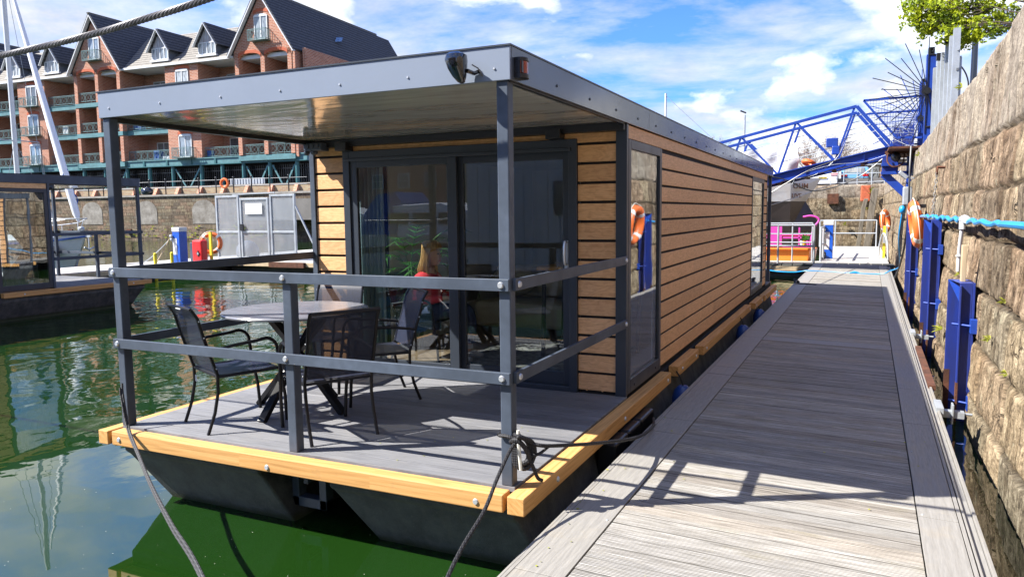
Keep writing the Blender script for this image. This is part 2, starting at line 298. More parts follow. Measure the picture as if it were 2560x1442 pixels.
def water():
    t=NT('green_dock_water'); o=t.obj(); x=t.xyz(o)
    dx=t.math('SUBTRACT',x[0],1.7); dy=t.math('ADD',x[1],3.7)
    d=t.math('SQRT',t.math('ADD',t.math('POWER',dx,2.),t.math('POWER',dy,2.)))
    mr=t.n('ShaderNodeMapRange'); t.set(mr,0,t.noise(o,.09,2)); t.set(mr,1,.35); t.set(mr,2,.65); t.set(mr,3,.45); t.set(mr,4,1.0)
    n1=t.noise(t.scale(o,(1,1,1)),1.3,2,.4,.6); n2=t.noise(t.scale(o,(1.6,1,1)),4.2,2,.45)
    h=t.math('ADD',n1,t.math('MULTIPLY',n2,.10))
    near=t.n('ShaderNodeMapRange'); t.set(near,0,x[1]); t.set(near,1,-.6); t.set(near,2,4.); t.set(near,3,.03); t.set(near,4,.40)
    st=t.math('MULTIPLY',mr.outputs[0],near.outputs[0])
    bp=t.n('ShaderNodeBump'); t.set(bp,'Height',h); t.set(bp,'Strength',st); t.set(bp,'Distance',.075)
    col=t.mix(t.noise(o,.35,3),(.0055,.024,.003),(.008,.029,.004))
    return t.done(t.pbr(col,.012,0,bp.outputs[0],.5,0,IOR=1.95))
M['water']=water()
M['leaf']=plain('spring_leaves',(.34,.42,.03),.6,0,.4,3,c2=(.16,.26,.02),Subsurface_Weight=0.0)
def leafm(name,c,c2):
    t=NT(name); f=t.noise(t.obj(),2.3,4,.7); col=t.mix(t.ramp(f,[(.35,0),(.65,1)]),c,c2)
    d=t.pbr(col,.55,0,None,.3); tl=t.n('ShaderNodeBsdfTranslucent'); t.set(tl,'Color',col); mx=t.n('ShaderNodeMixShader'); t.set(mx,0,.4); t.set(mx,1,d); t.set(mx,2,tl.outputs[0]); return t.done(mx.outputs[0])
M['leaf']=leafm('spring_maple_leaves',(.46,.50,.02),(.17,.26,.02))
M['leaf_dark']=leafm('green_bush_leaves',(.12,.22,.04),(.05,.10,.02))
M['weed']=leafm('wall_weed_leaves',(.42,.42,.05),(.22,.26,.05))
M['palm']=leafm('palm_leaves',(.08,.28,.04),(.03,.12,.02))
M['bark']=plain('bark',(.075,.055,.04),.9,0,.3,6,.6,30)
M['twig']=plain('bare_twigs',(.26,.20,.16),.9,0,.2,3)
M['skin']=plain('skin',(.62,.36,.26),.5,0,.08,8)
M['sweater']=plain('red_sweater',(.80,.03,.05),.8,0,.15,20,.3,120)
M['jeans']=plain('blue_jeans',(.012,.02,.06),.8,0,.25,18,.2,160,c2=(.03,.05,.12))
M['shoe']=plain('grey_sneaker',(.38,.38,.40),.7,0,.15,30)
M['hair']=plain('brown_hair',(.20,.10,.035),.45,0,.5,22,.6,50,c2=(.60,.36,.11),stretch=(3,3,.35),spec=.6)
M['laptop']=plain('silver_laptop',(.5,.5,.52),.35,.4)
M['cushion']=plain('cream_cushion',(.55,.50,.38),.85,0,.15,4,.4,30)
M['floor']=wood_clad('interior_floor',(.30,.22,.15),(.24,.17,.11),(.15,.1,.06),0,.2)
M['rug']=plain('mottled_grey_rug',(.30,.29,.27),.95,0,.7,14,.6,50,c2=(.05,.05,.05))
M['inwall']=plain('interior_wall_panel',(.75,.74,.71),.7,0,.06,2)
M['curtain_teal']=plain('sheer_teal_curtain',(.26,.36,.38),.7,0,.15,3)
M['curtain_grey']=plain('dark_grey_curtain',(.08,.08,.09),.8,0,.2,3)
M['redglass']=plain('red_lamp_lens',(.35,.02,.01),.12,0,.2,8,spec=.8)
M['gloss_black']=plain('gloss_black_plastic',(.006,.006,.008),.07,0,.1,4,spec=.8,coat=.5)
M['tarp']=plain('white_tarpaulin',(.72,.74,.78),.6,0,.08,1.5,.3,4)
M['ship_white']=plain('faded_white_ship_paint',(.52,.53,.55),.5,0,.2,.8,c2=(.42,.38,.34))
M['ship_black']=plain('black_ship_paint',(.014,.013,.014),.4,0,.5,.5,c2=(.05,.035,.03))
M['carwhite']=plain('white_car_paint',(.7,.71,.73),.2,0,.05,1,coat=.6)
M['carblue']=plain('blue_car_paint',(.10,.24,.38),.25,0,.05,1,coat=.6)
M['cardark']=plain('dark_car_paint',(.05,.06,.08),.25,0,.05,1,coat=.6)
M['plate']=plain('yellow_number_plate',(.7,.5,.03),.5)
M['letter']=plain('brown_lettering',(.23,.11,.06),.6,0,.3,9)
M['tyre']=plain('tyre_rubber',(.015,.015,.015),.8)
# ------------------------------------------------------------------ geometry
class MB:
    def __init__(s): s.v=[]; s.f=[]
    def box(s,a,b,bev=0):
        (x0,y0,z0),(x1,y1,z1)=a,b
        if x0>x1:x0,x1=x1,x0
        if y0>y1:y0,y1=y1,y0
        if z0>z1:z0,z1=z1,z0
        n=len(s.v); s.v+=[(x0,y0,z0),(x1,y0,z0),(x1,y1,z0),(x0,y1,z0),(x0,y0,z1),(x1,y0,z1),(x1,y1,z1),(x0,y1,z1)]
        s.f+=[tuple(n+i for i in q) for q in ((3,2,1,0),(4,5,6,7),(0,1,5,4),(1,2,6,5),(2,3,7,6),(3,0,4,7))]; return s
    def bar(s,p,q,w,h,up=(0,0,1)):
        p=Vector(p); q=Vector(q); d=(q-p).normalized(); up=Vector(up)
        if abs(d.dot(up))>.99: up=Vector((0,1,0))
        a=d.cross(up).normalized()*w/2; b=a.cross(d).normalized()*h/2
        n=len(s.v)
        for c in (p,q): s.v+=[tuple(c-a-b),tuple(c+a-b),tuple(c+a+b),tuple(c-a+b)]
        s.f+=[tuple(n+i for i in qd) for qd in ((0,1,2,3),(7,6,5,4),(0,4,5,1),(1,5,6,2),(2,6,7,3),(3,7,4,0))]; return s
    def tube(s,pts,r,seg=8,cap=True,closed=False):
        pts=[Vector(p) for p in pts]; n0=len(s.v); k=len(pts); rr=r if isinstance(r,(list,tuple)) else [r]*k
        up=None
        for i,p in enumerate(pts):
            if closed: d=(pts[(i+1)%k]-pts[i-1])
            else: d=(pts[min(i+1,k-1)]-pts[max(i-1,0)])
            d.normalize()
            if up is None: up=Vector((0,0,1)) if abs(d.z)<.9 else Vector((1,0,0))
            a=d.cross(up)
            if a.length<1e-6: a=d.cross(Vector((0,1,0)))
            a.normalize(); b=a.cross(d).normalized(); up=b
            for j in range(seg):
                t=2*PI*j/seg; s.v.append(tuple(p+a*math.cos(t)*rr[i]+b*math.sin(t)*rr[i]))
        m=k if closed else k-1
        for i in range(m):
            for j in range(seg):
                a0=n0+i*seg; b0=n0+((i+1)%k)*seg; s.f.append((a0+j,b0+j,b0+(j+1)%seg,a0+(j+1)%seg))
        if cap and not closed:
            s.f.append(tuple(n0+j for j in range(seg))); s.f.append(tuple(n0+(k-1)*seg+j for j in reversed(range(seg))))
        return s
    def cyl(s,p,q,r,seg=12,r2=None): return s.tube([p,q],[r,r if r2 is None else r2],seg)
    def poly(s,pts):
        n=len(s.v); s.v+=[tuple(p) for p in pts]; s.f.append(tuple(range(n,n+len(pts)))); return s
    def prism(s,pts,d):
        d=Vector(d); n=len(s.v); k=len(pts); s.v+=[tuple(p) for p in pts]+[tuple(Vector(p)+d) for p in pts]
        s.f.append(tuple(range(n+k-1,n-1,-1))); s.f.append(tuple(range(n+k,n+2*k)))
        for i in range(k): j=(i+1)%k; s.f.append((n+i,n+j,n+k+j,n+k+i))
        return s
    def loft(s,rings,cap=True,closed=True):
        n0=len(s.v); k=len(rings[0])
        for r in rings: s.v+=[tuple(p) for p in r]
        for i in range(len(rings)-1):
            for j in range(k if closed else k-1): s.f.append((n0+i*k+j,n0+i*k+(j+1)%k,n0+(i+1)*k+(j+1)%k,n0+(i+1)*k+j))
        if cap: s.f.append(tuple(n0+j for j in reversed(range(k)))); s.f.append(tuple(n0+(len(rings)-1)*k+j for j in range(k)))
        return s
    def sph(s,c,r,nu=10,nv=7):
        rx,ry,rz=r if isinstance(r,(tuple,list)) else (r,r,r)
        rings=[[(c[0]+rx*math.sin(t)*math.cos(a),c[1]+ry*math.sin(t)*math.sin(a),c[2]-rz*math.cos(t)) for a in [2*PI*j/nu for j in range(nu)]] for t in [PI*(i+.02)/(nv-.0) if i==0 else (PI*.995 if i==nv else PI*i/nv) for i in range(nv+1)]]
        return s.loft(rings)
    def torus(s,c,R,r,nrm=(0,1,0),seg=28,seg2=8,a0=0,a1=2*PI):
        c=Vector(c); nrm=Vector(nrm).normalized(); a=nrm.orthogonal().normalized(); b=nrm.cross(a)
        if abs(nrm.z)<.9: b=Vector((0,0,1))-nrm*nrm.z; b.normalize(); a=b.cross(nrm)
        full=abs(a1-a0-2*PI)<1e-6
        pts=[c+a*math.cos(t)*R+b*math.sin(t)*R for t in [a0+(a1-a0)*i/(seg if full else seg-1) for i in range(seg)]]
        return s.tube(pts,r,seg2,closed=full)
    def xf(s,mat):
        s.v=[tuple(mat@Vector(p)) for p in s.v]; return s
    def build(s,name,m,parent=None,smooth=False,bev=0,label=None):
        me=bpy.data.meshes.new(name); v=s.v
        if parent is not None and parent.get('_w'):
            mi=parent.matrix_basis.inverted(); v=[tuple(mi@Vector(p)) for p in v]
        me.from_pydata(v,[],s.f); me.validate(); me.update()
        bm=bmesh.new(); bm.from_mesh(me); bmesh.ops.recalc_face_normals(bm,faces=bm.faces); bm.to_mesh(me); bm.free()
        if smooth:
            me.shade_smooth() if hasattr(me,'shade_smooth') else None
            try: me.set_sharp_from_angle(angle=R_(40))
            except Exception: pass
        o=bpy.data.objects.new(name,me); COL.objects.link(o); me.materials.append(M[m] if isinstance(m,str) else m)
        if parent is not None: o.parent=parent
        if bev:
            b=o.modifiers.new('Bevel','BEVEL'); b.width=bev; b.segments=2; b.limit_method='ANGLE'
        if label: o['label']=label
        return o
def arc(c,r,a0,a1,n,ax='xz'):
    out=[]
    for i in range(n+1):
        t=a0+(a1-a0)*i/n; p=[c[0],c[1],c[2]]; i0='xyz'.index(ax[0]); i1='xyz'.index(ax[1]); p[i0]+=r*math.cos(t); p[i1]+=r*math.sin(t); out.append(tuple(p))
    return out
def tag(o,label,cat,group=None,kind=None):
    if label: o['label']=label
    if cat: o['category']=cat
    if group: o['group']=group
    if kind: o['kind']=kind
    return o
def thing(name,label,cat,loc=(0,0,0),rz=0,group=None,world=True,kind=None):
    o=bpy.data.objects.new(name,None); COL.objects.link(o); o.location=loc; o.rotation_euler=(0,0,rz); o.empty_display_size=.1
    # world=True: part meshes are given in world coordinates and moved into the thing's own frame
    o.matrix_basis=Matrix.LocRotScale(Vector(loc),Matrix.Rotation(rz,3,'Z'),None)
    if world: o['_w']=1
    return tag(o,label,cat,group,kind)
def part(parent_mesh,mb,name,m,**kw):
    """sub-part under a part: the part has an identity transform inside its thing"""
    top=parent_mesh.parent
    if top is not None and top.get('_w'):
        mi=top.matrix_basis.inverted(); mb.v=[tuple(mi@Vector(p)) for p in mb.v]
    o=mb.build(name,m,None,**kw); o.parent=parent_mesh; return o
def single(name,mb,m,label,cat,group=None,kind=None,**kw):
    """a one-mesh thing; origin moved to its base"""
    c=np.array(mb.v); b=Vector((float((c[:,0].min()+c[:,0].max())/2),float((c[:,1].min()+c[:,1].max())/2),float(c[:,2].min())))
    mb.v=[(p[0]-b.x,p[1]-b.y,p[2]-b.z) for p in mb.v]
    o=mb.build(name,m,None,**kw); o.location=b; return tag(o,label,cat,group,kind)
def copy_tree(o,parent=None):
    c=o.copy(); COL.objects.link(c); c.parent=parent
    for ch in [x for x in bpy.data.objects if x.parent==o]: copy_tree(ch,c)
    return c
def text_mesh(s,size,depth=.004):
    cu=bpy.data.curves.new('lettering','FONT'); cu.body=s; cu.size=size; cu.extrude=depth; cu.align_x='CENTER'; cu.align_y='CENTER'; cu.offset=size*.012
    o=bpy.data.objects.new('lettering',cu); COL.objects.link(o); dg=bpy.context.evaluated_depsgraph_get(); me=bpy.data.meshes.new_from_object(o.evaluated_get(dg)); bpy.data.objects.remove(o)
    mb=MB(); mb.v=[tuple(v.co) for v in me.vertices]; mb.f=[tuple(p.vertices) for p in me.polygons]; return mb
# ------------------------------------------------------------------ houseboat
XL,XR=-3.24,0.02; YE=13.4; ZR0,ZR1=2.26,2.44
def bolt_parts(parent,pts,nrm,r,h,mat='screw'):
    for p in pts: mb=MB(); bolts(mb,[p],nrm,r,h); part(parent,mb,'bolt',mat,smooth=True)
def bolts(mb,pts,nrm,r=.017,h=.012):
    n=Vector(nrm)
    for p in pts: p=Vector(p); mb.cyl(p,p+n*h,r,10,r*.75)
def make_houseboat():
    hb=thing('houseboat','timber clad houseboat with a covered front porch moored beside the near jetty','houseboat',(-1.61,6.7,0))
    # floats
    for k,(x0,x1) in enumerate(((-3.26,-1.93),(-1.33,0.0))):
        m=MB(); y1=YE-.05
        def ring(x0,x1,y0,y1,z): return [(x0,y0,z),(x1,y0,z),(x1,y1,z),(x0,y1,z)]
        m.loft([ring(x0+.30,x1+.10,.36,y1-.3,-1.05),ring(x0+.23,x1+.12,.235,y1-.2,-.60),ring(x0+.015,x1+.01,.06,y1,-.235),ring(x0,x1,.03,y1,-.205),ring(x0,x1,.03,y1,-.115)])
        o=m.build('float','float',hb,bev=.018)
    m=MB(); m.box((XL+.06,.25,-.21),(XR-.06,YE-.1,-.02)); m.build('chassis','dark',hb)
    m=MB()
    for (a,b) in (((-1.86,.28,-.5),(-1.8,.36,-.13)),((-1.62,.28,-.5),(-1.56,.36,-.13)),((-1.86,.28,-.5),(-1.56,.36,-.43)),((-1.93,.2,-.2),(-1.9,.4,-.12)),((-1.74,.26,-.32),(-1.70,.4,-.13))): m.box(a,b)
    m.build('boarding_step','anth',hb,bev=.004)
    # deck boards
    def deckb(y0,y1):
        m=MB(); y=y0; 
        while y<y1-.01:
            e=min(y+.1395,y1); m.box((XL+.02,y,-.03),(XR-.005,e,0)); y+=.145
        return m
    deckb(.003,2.27).build('porch_deck','deck',hb,bev=.002)
    deckb(12.5,13.4).build('rear_deck','deck',hb)
    m=MB(); m.box((XL+.01,-.001,-.10),(XR,YE,-.035)); m.build('deck_frame','dark',hb)
    # edge timbers
    def tim(a,b,bl,nrm):
        m=MB(); m.box(a,b); t=m.build('edge_timber','timber_y' if abs(nrm[0])==1 else 'timber',hb,bev=.006)
        bolt_parts(t,bl,nrm,.019,.008)
    tim((-3.205,-.105,-.116),(-.010,-.004,-.013),[(-3.13,-.105,-.07),(-1.72,-.105,-.085),(-.18,-.105,-.075)],(0,-1,0))
    tim((-3.335,-.115,-.116),(-3.235,3.43,-.013),[(-3.335,.4,-.065),(-3.335,3.,-.065)],(-1,0,0))
    tim((.018,-.108,-.118),(.122,3.43,-.013),[(.122,.40,-.07),(.122,1.85,-.07),(.122,3.3,-.07)],(1,0,0))
    for (x,y0,y1) in ((.03,3.72,4.78),(.05,4.96,9.15),(.09,9.36,10.48),(.11,10.6,12.75)):
        tim((x,y0,-.118),(x+.10,y1,-.015),[(x+.1,y0+.2,-.07),(x+.1,y1-.15,-.07)],(1,0,0))
        tim((XL-.01-x,y0,-.118),(XL-.11-x+.03,y1,-.015),[],(0,1,0)) if 0 else None
    for (y0,y1) in ((3.7,7.9),(8.1,12.8)): tim((-3.345,y0,-.118),(-3.245,y1,-.015),[(-3.345,y0+.2,-.07)],(-1,0,0))
    m=MB(); m.box((XL,YE+.004,-.118),(XR,YE+.1,-.015)); m.build('edge_timber','timber',hb,bev=.006)
    # roof
    m=MB(); m.box((XL+.004,.008,ZR0+.03),(XR-.004,YE-.008,ZR1-.03)); m.build('roof','anth_dark',hb)
    m=MB(); m.box((XL,-.012,ZR0),(XR+.004,.006,ZR1)); f=m.build('fascia','fascia_sunlit',hb,bev=.003)
    bolt_parts(f,[(x,-.012,2.325) for x in (-3.13,-2.62,-2.06,-1.56,-1.1,-.62,-.07)],(0,-1,0),.0075,.006,'screw')
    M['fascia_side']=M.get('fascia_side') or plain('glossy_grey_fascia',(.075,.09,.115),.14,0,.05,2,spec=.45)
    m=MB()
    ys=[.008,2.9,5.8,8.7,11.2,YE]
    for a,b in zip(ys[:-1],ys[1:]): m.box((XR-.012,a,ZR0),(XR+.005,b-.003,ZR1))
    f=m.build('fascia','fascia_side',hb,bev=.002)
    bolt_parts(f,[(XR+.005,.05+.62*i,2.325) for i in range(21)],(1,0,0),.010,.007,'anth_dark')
    m=MB(); m.box((XL-.005,.008,ZR0),(XL+.012,YE,ZR1)); m.build('fascia','anth',hb,bev=.002)
    m=MB(); m.box((XL-.005,YE,ZR0),(XR+.005,YE+.015,ZR1)); m.build('fascia','anth',hb,bev=.002)
    m=MB(); m.box((XL-.01,-.018,ZR1-.001),(XR+.01,.05,ZR1+.008)); m.box((XR-.04,.05,ZR1-.001),(XR+.01,YE+.01,ZR1+.008)); m.box((XL-.01,.05,ZR1-.001),(XL+.04,YE+.01,ZR1+.008)); m.build('roof_trim','anth_dark',hb)
    m=MB(); m.box((XL+.013,.007,ZR0+.012),(XR-.013,2.24,ZR0+.028)); m.build('soffit','soffit',hb)
    m=MB(); m.box((XL+.013,12.5,ZR0+.012),(XR-.013,YE-.01,ZR0+.028)); m.build('soffit','soffit',hb)
    m=MB(); m.box((XL+.02,2.20,2.205),(XR-.02,2.262,2.268)); m.box((XL+.02,.03,2.235),(XL+.075,2.2,2.268)); m.box((XR-.045,.03,2.25),(XR-.015,2.2,2.27)); m.build('soffit_beam','black',hb)
    for x in (-2.84,-.66): m=MB(); m.box((x,2.14,2.16),(x+.13,2.262,2.24)); m.build('porch_light','black',hb,bev=.005)
    m=MB(); m.box((-3.20,2.12,2.17),(-2.98,2.24,2.245)); jb=m.build('socket_box','anth',hb,bev=.01)
    mb=MB()
    for i in range(3): mb.cyl((-3.15+.06*i,2.118,2.215),(-3.15+.06*i,2.108,2.215),.022,12)
    mb.sph((-3.10,2.16,2.16),(.04,.03,.03)); mb.sph((-3.19,2.16,2.16),(.03,.03,.03)); part(jb,mb,'socket_cover','anth_dark',smooth=True)
    # posts
    def post(x,y,z1,s=.07,z0=0): 
        m=MB(); m.box((x,y,z0),(x+s,y+s,z1)); return m.build('post','anth',hb,bev=.006)
    post(-.068,.004,ZR0); post(-3.225,.004,ZR0); post(-1.625,.004,1.13)
    post(-.068,YE-.08,ZR0); post(-3.22,YE-.08,ZR0)
    # rails
    for z0,z1 in ((1.118,1.186),(.592,.66)):
        m=MB(); m.box((-3.235,-.022,z0),(.004,.002,z1)); f=m.build('rail','anth',hb,bev=.003)
        bolt_parts(f,[(x,-.022,(z0+z1)/2) for x in (-3.19,-1.6,-.045)],(0,-1,0),.02,.010,'screw')
        m=MB(); m.box((.003,.028,z0),(.026,2.25,z1)); f=m.build('rail','anth',hb,bev=.003)
        bolt_parts(f,[(.026,y,(z0+z1)/2) for y in (.075,2.2)],(1,0,0),.02,.010,'screw')
        m=MB(); m.box((-3.25,.03,z0),(-3.226,2.25,z1)); m.build('rail','anth',hb,bev=.003)
    # walls: structural core + boards
    def boards(f,h0=0.,h1=2.26,ins=.0115):
        m=MB(); k=-1
        while True:
            a=.178+.1615*k+ins; b=a+.1615-2*ins; k+=1
            if a>h1: break
            a=max(a,h0); b=min(b,h1)
            if b-a>.02: f(m,a,b)
        return m
    W=2.27
    m=MB(); m.box((-3.2,2.285,0),(-2.86,2.34,2.24)); m.box((-.40,2.285,0),(-.05,2.34,2.24)); m.box((-2.86,2.285,2.15),(-.40,2.34,2.24)); m.build('wall_panel','dark',hb)
    m=boards(lambda m,a,b:m.box((-3.185,2.27,a),(-2.835,2.29,b)) if b<2.12 else m.box((-3.185,2.27,a),(-.083,2.29,min(b,2.205)))); m.build('front_cladding','clad',hb,bev=.004)
    m=boards(lambda m,a,b:m.box((-.418,2.27,a),(-.083,2.29,b)) if b<2.12 else None); 
    bolts(m,[(-.34,2.27,.03),(-.2,2.27,.03)],(0,-1,0),.01); m.build('front_cladding','clad',hb,bev=.004)
    def side(x,s,yA=3.445,yB=10.13,yC=11.9,yD=12.46):
        m=MB(); m.box((x-s*.06,yA-.02,0),(x-s*.012,yB+.02,2.25)); m.box((x-s*.06,yC-.02,0),(x-s*.012,yD,2.25)); m.box((x-s*.06,2.30,2.14),(x-s*.012,yC,2.25)); m.build('wall_panel','dark',hb)
        def f(m,a,b):
            if b<2.12: m.box((x-s*.012,yA,a),(x+s*.004,yB,b)); m.box((x-s*.012,yC,a),(x+s*.004,yD,b))
            else: m.box((x-s*.012,2.31,a+.02),(x+s*.004,yD,min(b,2.255)))
        boards(f,.0).build('side_cladding','clad',hb,bev=.003)
        for (y0,y1) in ((2.305,3.44),(yB+.005,yC-.005)):
            m=MB(); w=.075; z0,z1=0.01,2.14; xa,xb=x-s*.05,x+s*.014
            m.box((xa,y0,z0),(xb,y0+w,z1)); m.box((xa,y1-w,z0),(xb,y1,z1)); m.box((xa,y0+w,z1-w),(xb,y1-w,z1)); m.box((xa,y0+w,z0),(xb,y1-w,z0+w+.04))
            wf=m.build('window','anth_dark',hb,bev=.004)
            mb=MB(); mb.box((x-s*.012,y0+w,z0+w+.04),(x-s*.004,y1-w,z1-w)); part(wf,mb,'pane','glass_side')
            mb=MB(); bolts(mb,[(x+s*.014,y0+.2,z0+.05),(x+s*.014,y1-.2,z0+.05)],(s,0,0),.014,.006); part(wf,mb,'drain_cap','black')
    side(0.0,1); side(-3.22,-1)
    # corner posts
    for (x0,x1) in ((-.082,.012),(-3.245,-3.188)):
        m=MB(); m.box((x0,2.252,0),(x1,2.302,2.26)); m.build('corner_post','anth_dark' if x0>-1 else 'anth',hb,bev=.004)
        m=MB(); m.box((x0,12.46,0),(x1,12.51,2.26)); m.build('corner_post','anth_dark',hb,bev=.004)
    m=MB(); m.box((-3.18,12.47,0),(-.08,12.50,2.26)); m.build('rear_wall','clad',hb)
    m=MB(); m.box((-3.19,2.345,-.03),(-.06,12.46,.0)); m.build('interior_floor','floor',hb)
    m=MB(); m.box((-3.17,2.345,2.235),(-.07,12.44,2.25)); m.build('ceiling','inwall',hb)
    m=MB(); m.box((-3.16,7.6,0),(-.07,7.68,2.23)); m.build('partition_wall','inwall',hb)
    m=MB(); m.box((-3.15,3.46,0),(-3.13,7.59,2.23)); m.box((-.085,3.46,0),(-.065,7.59,2.23)); m.build('lining','inwall',hb)
    # sliding door
    d=MB(); X0,X1=-2.833,-.42; y0,y1=2.245,2.36
    d.box((X0,y0,0),(X0+.075,y1,2.16)); d.box((X1-.075,y0,0),(X1,y1,2.16)); d.box((X0+.075,y0,2.085),(X1-.075,y1,2.16)); d.box((X0+.075,y0,0),(X1-.075,y1,.045))
    d.box((X0+.03,y0-.018,2.06),(X1-.05,y0-.001,2.09))
    dr=d.build('sliding_door','anth_dark',hb,bev=.004)
    def leaf(xa,xb,ya,yb,gz=.155,st=.085,st2=None):
        m=MB(); st2=st2 or st
        m.box((xa,ya,.046),(xa+st,yb,2.084)); m.box((xb-st2,ya,.046),(xb,yb,2.084)); m.box((xa+st,ya,2.0),(xb-st2,yb,2.084)); m.box((xa+st,ya,.046),(xb-st2,yb,gz))
        part(dr,m,'door_leaf','anth_dark',bev=.003)
        m=MB(); m.box((xa+st,(ya+yb)/2-.003,gz),(xb-st2,(ya+yb)/2+.003,2.0)); part(dr,m,'pane','glass')
    leaf(-2.757,-1.585,2.262,2.30,.15,.075,.098)
    leaf(-1.635,-.497,2.312,2.35,.155,.095,.075)
    m=MB(); m.tube([(-.535,2.305,1.30),(-.535,2.262,1.295),(-.535,2.25,1.26),(-.535,2.25,1.14),(-.535,2.262,1.11),(-.535,2.305,1.105)],.012,8); m.box((-.552,2.298,1.06),(-.518,2.309,1.31)); part(dr,m,'door_handle','screw',smooth=True)
    # spotlight
    m=MB(); rings=[]
    for z,w,dy,xo,yo in ((2.405,.035,.04,0,-.01),(2.395,.052,.055,0,-.01),(2.365,.056,.060,0,-.012),(2.32,.048,.050,.006,-.01),(2.28,.034,.036,.014,-.004),(2.252,.018,.02,.022,.0),(2.245,.006,.008,.024,.0)):
        rings.append([(-.245+xo+w*1.0*math.copysign(abs(math.cos(t))**.7,math.cos(t)),-.105+yo+dy*math.copysign(abs(math.sin(t))**.7,math.sin(t)),z) for t in [2*PI*j/16 for j in range(16)]])
    m.loft(rings[::-1]); sp=m.build('porch_speaker','gloss_black',hb,smooth=True)
    mb=MB(); mb.tube([(-.19,-.10,2.31),(-.17,-.06,2.30),(-.16,-.013,2.32)],.012,6); mb.tube([(-.175,-.07,2.345),(-.155,-.04,2.33),(-.14,-.013,2.29)],.004,5); part(sp,mb,'bracket','gloss_black',smooth=True)
    # navigation lamp on the side
    m=MB()
    def half(z0,z1,r,n=10):
        mm=MB(); b=[(XR+.005,.085-r,z0),(XR+.03,.085-r,z0)]+[(XR+.03+r*.75*math.cos(t),.085+r*math.sin(t),z0) for t in [-PI/2+PI*j/n for j in range(n+1)]]+[(XR+.005,.085+r,z0)]
        mm.prism(b,(0,0,z1-z0)); return mm
    for a,b,r in ((2.275,2.30,.05),(2.365,2.385,.05)): q=half(a,b,r); n=len(m.v); m.v+=q.v; m.f+=[tuple(n+i for i in f) for f in q.f]
    m.box((XR+.005,.035,2.30),(XR+.04,.135,2.365)); m.box((XR+.05,.030,2.30),(XR+.055,.055,2.365)); nl=m.build('side_lamp','black',hb,bev=.003)
    part(nl,half(2.30,2.365,.044),'lamp_lens','redglass',smooth=True)
    return hb
hb=make_houseboat()
hb2=copy_tree(hb); hb2.rotation_euler=(0,0,PI); hb2.location=(-15.83,2.4,.04)
hb2['label']='second timber clad houseboat across the water at the left edge of the photo'
hb['group']=hb2['group']='flat roofed timber houseboats'
# ------------------------------------------------------------------ chairs
def make_chair(label,loc,rz):
    # local: seat faces +y, origin on floor at centre
    t=thing('garden_armchair',label,'chair',(0,0,0),0,'black mesh armchairs',world=False)
    w=.245
    seat_z=.42
    for s in (-1,1):
        x=s*w
        # back upright + rear leg
        m=MB(); m.tube([(x*.98,-.30,0),(x*.98,-.245,.15),(x*.98,-.215,.30),(x,-.215,.42),(x,-.255,.55),(x,-.305,.72),(x,-.335,.84),(x,-.375,.905)],.0125,8); m.build('leg','chair_frame',t,smooth=True)
        # arm + front leg
        pts=[(x*1.04,-.262,.60),(x*1.06,-.1,.625),(x*1.07,.08,.64)]+arc((x*1.07,.14,.56),.09,PI*.56,0,6,'yz')[0:]+[(x*1.06,.245,.42),(x*1.03,.28,.2),(x*1.0,.29,0)]
        m=MB(); rr=[.010,.012,.013]+[.013]*7+[.0135]*3; m.tube(pts,rr,8); m.build('arm_and_leg','chair_frame',t,smooth=True)
    m=MB(); m.box((-w,.19,seat_z-.012),(w,.215,seat_z+.006)); m.tube([(-w,-.21,seat_z-.012),(w,-.21,seat_z-.012)],.011,8); m.tube([(-w,-.21,seat_z-.012),(-w,.24,seat_z-.008)],.012,8); m.tube([(w,-.21,seat_z-.012),(w,.24,seat_z-.008)],.012,8); m.build('seat_frame','chair_frame',t,smooth=True)
    m=MB(); m.loft([[(-w+.01,y,z),(w-.01,y,z),(w-.01,y,z-.006),(-w+.01,y,z-.006)] for y,z in ((-.205,.425),(-.1,.415),(.05,.413),(.16,.424),(.225,.43),(.25,.415))]); m.build('seat','sling',t,smooth=True)
    m=MB(); m.loft([[(-w+.008,y,z),(w-.008,y,z),(w-.008,y-.006,z),(-w+.008,y-.006,z)] for y,z in ((-.213,.44),(-.232,.50),(-.262,.6),(-.295,.7),(-.325,.82),(-.365,.895),(-.374,.90))]); m.build('backrest','sling',t,smooth=True)
    m=MB(); m.tube([(-w,-.377,.905),(w,-.377,.905)],.012,8); bk=m.build('top_bar','chair_frame',t,smooth=True)
    mb=MB()
    for s in (-1,1):
        for y,z in ((-.225,.47),(-.255,.58),(-.30,.70),(-.33,.82)): mb.sph((s*(w+.012),y,z),.006,6,4)
    o=mb.build('rivet','screw',None); o.parent=bk
    t.location=loc; t.rotation_euler=(0,0,rz); return t
def face(dx,dy): return math.atan2(dy,dx)-PI/2
chA=make_chair('black mesh armchair left of the round table with a white tag on its back',(-2.52,.44,0),face(.40,.92))
def cp(label,loc,rz):
    c=copy_tree(chA); c['label']=label; c.location=loc; c.rotation_euler=(0,0,rz); return c
chB=cp('black mesh armchair nearest the front rail with its back to the camera',(-1.69,.50,0),face(-.87,.50))
chC=cp('black mesh armchair beside the sliding glass door facing left towards the table',(-1.94,1.47,0),face(-.66,-.75))
chD=cp('black mesh armchair behind the round table against the timber wall',(-2.80,1.82,0),face(.12,-.99))
chE=cp('black mesh armchair inside the cabin under the seated woman',(-2.50,3.18,0),face(1,0))
m=MB(); m.box((-.03,-.3705,.895),(.07,-.392,.90)); m.poly([(-.2,-.225,.36),(-.16,-.225,.36),(-.16,-.225,.31),(-.2,-.225,.31)]); o=m.build('paper_tag','white',chA)
